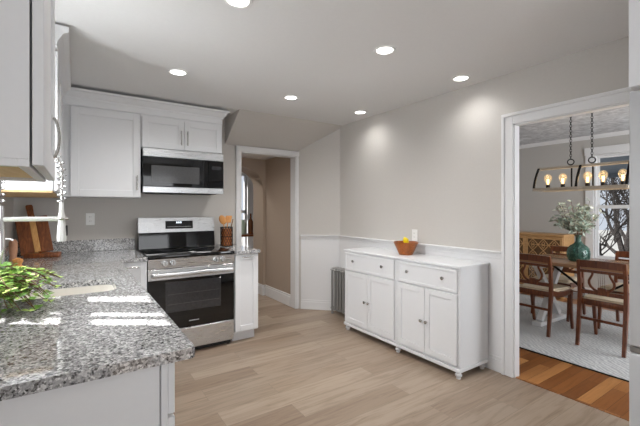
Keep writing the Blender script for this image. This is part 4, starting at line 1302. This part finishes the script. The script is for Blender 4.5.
def chandelier():
    xc = 4.56
    xf, xb = xc - 0.13, xc + 0.13
    y0, y1 = 1.25, 2.128
    zb, zt = 1.55, 1.80
    ym = (y0 + y1) / 2
    t = thing('linear_chandelier', 'wood and black iron lantern chandelier with bare bulbs over the dining table', 'chandelier', (xc, ym, zb))
    fr = MB().box(xf - 0.012, xf + 0.012, y0, y1, zb - 0.018, zb + 0.018, 0.002).box(xb - 0.012, xb + 0.012, y0, y1, zb - 0.018, zb + 0.018, 0.002)
    fr.box(xf + 0.012, xb - 0.012, y0, y0 + 0.022, zb - 0.014, zb + 0.014).box(xf + 0.012, xb - 0.012, y1 - 0.022, y1, zb - 0.014, zb + 0.014)
    fr.box(xc - 0.018, xc + 0.018, y0 + 0.02, y1 - 0.02, zb - 0.012, zb + 0.012)
    obj('bottom_frame', fr, 'driftwood', t)
    obj('top_rail', MB().box(xc - 0.014, xc + 0.014, y0, y1, zt - 0.016, zt + 0.012, 0.002), 'driftwood', t)
    for y in (y1 - 0.01, ym, y0 + 0.01):
        a_ = MB()
        pts = []
        for k in range(11):
            s_ = k / 10
            pts.append((xf - 0.004 + (xc - xf - 0.01) * s_ ** 1.7, y, zb - 0.014 + (zt - zb + 0.016) * s_))
        a_.bar(pts, 0.014, 0.022)
        obj('iron_arch', a_, 'black_metal', t)
    ys = [y0 + 0.075, y0 + 0.24, ym + 0.0 - 0.06 + 0.0, y1 - 0.26, y1 - 0.105]
    for y in ys:
        sk = obj('lamp_socket', MB().lathe([(0.0, 0.0), (0.021, 0.0), (0.021, 0.045), (0.0, 0.045)], (xc, y, zb + 0.0125), 16), 'black_metal', t)
        b = obj('bulb', MB().lathe([(0.014, 0.046), (0.018, 0.06), (0.038, 0.105), (0.041, 0.126), (0.035, 0.148), (0.018, 0.165), (0.0, 0.17)], (xc, y, zb + 0.0125), 20), 'bulb_glass', sk)
        f = MB()
        for k in range(4):
            a = pi / 2 * k
            f.tube([(xc + 0.006 * cos(a), y + 0.006 * sin(a), zb + 0.065), (xc + 0.011 * cos(a), y + 0.011 * sin(a), zb + 0.125)], 0.0011, 5)
        obj('filament', f, 'filament', b)
        light('bulb_lamp', 'POINT', (xc, y, zb + 0.11), 0.6, (1, 0.78, 0.5), None, shadow_soft_size=0.03)
    for y in (ym - 0.1, ym + 0.1):
        obj('rod', MB().box(xc + 0.016, xc + 0.028, y - 0.006, y + 0.006, zb - 0.01, zt + 0.012).box(xc - 0.016, xc + 0.028, y - 0.006, y + 0.006, zt + 0.0125, zt + 0.018), 'black_metal', t)
        obj('ring', MB().torus((xc, y, zt + 0.05), 0.03, 0.006, Matrix.Rotation(R(25), 3, 'Z') @ Matrix.Rotation(R(90), 3, 'Y'), 20), 'black_metal', t)
        ch = MB()
        z = zt + 0.095
        k = 0
        while z < ZC - 0.05:
            ch.torus((xc, y, z), 0.017, 0.0036, Matrix.Rotation(R(90 * (k % 2)) + 0.6, 3, 'Z') @ Matrix.Rotation(R(90), 3, 'X'), 12, 6, sx=0.62)
            z += 0.0272; k += 1
        ch.cyl((xc, y, z - 0.02), (xc, y, ZC - 0.02), 0.004)
        obj('chain', ch, 'black_metal', t)
        obj('ceiling_canopy', MB().lathe([(0.0, -0.022), (0.02, -0.022), (0.05, -0.006), (0.052, -0.0008), (0, -0.0008)], (xc, y, ZC), 22), 'black_metal', t)
chandelier()

# ------------------------------------------------------------------ outside the dining window
struct('ground', MB().box(6.6, 40, -25, 30, -0.9, -0.6), 'snow')
pr = thing('porch_roof', 'blue-grey sloped porch roof just outside the dining window', 'roof', (6.9, 1.7, 2.0))
obj('roof_slab', MB().prism([(6.48, 2.22), (6.48, 2.14), (7.5, 1.93), (7.5, 2.03)], -0.5, 3.6, 'y'), 'porch', pr)
obj('fascia', MB().box(7.5, 7.53, -0.5, 3.6, 1.86, 2.03), 'porch', pr)
for y in (-0.4, 3.5): obj('porch_post', MB().box(7.38, 7.48, y - 0.05, y + 0.05, -0.6, 1.95), 'siding', pr)
def tree(x, y, h, seed, label):
    rnd = random.Random(seed)
    mb = MB()
    def grow(p, d, L, r, depth):
        pts = [p]; rr = [r]
        n = 5
        for i in range(n):
            d = (d + Vector((rnd.uniform(-1, 1), rnd.uniform(-1, 1), rnd.uniform(-0.5, 0.7))) * 0.22).normalized()
            pts.append(pts[-1] + d * L / n); rr.append(r * (1 - 0.45 * (i + 1) / n))
        mb.tube(pts, rr, 6 if depth < 2 else 4, caps=False)
        if depth >= 5: return
        for k in range(4 if depth < 3 else 3):
            i = rnd.randint(2, n)
            nd = (d + Vector((rnd.uniform(-1, 1), rnd.uniform(-1, 1), rnd.uniform(-0.35, 0.8))) * 1.0).normalized()
            grow(pts[i], nd, L * rnd.uniform(0.6, 0.85), rr[i] * 0.72, depth + 1)
    grow(Vector((x, y, -0.65)), Vector((0, 0, 1)), h * 0.36, h * 0.019, 0)
    tag(obj('bare_tree', mb, 'bark'), label, 'tree', 'bare trees outside')
tree(9.6, 2.55, 4.2, 2, 'bare dark tree outside the dining window')
tree(11.5, 3.2, 5.0, 8, 'bare dark tree outside the dining window')
tree(10.6, 1.75, 4.6, 5, 'bare dark tree outside the dining window')
tree(14.0, 3.0, 6.5, 21, 'bare dark tree outside the dining window')
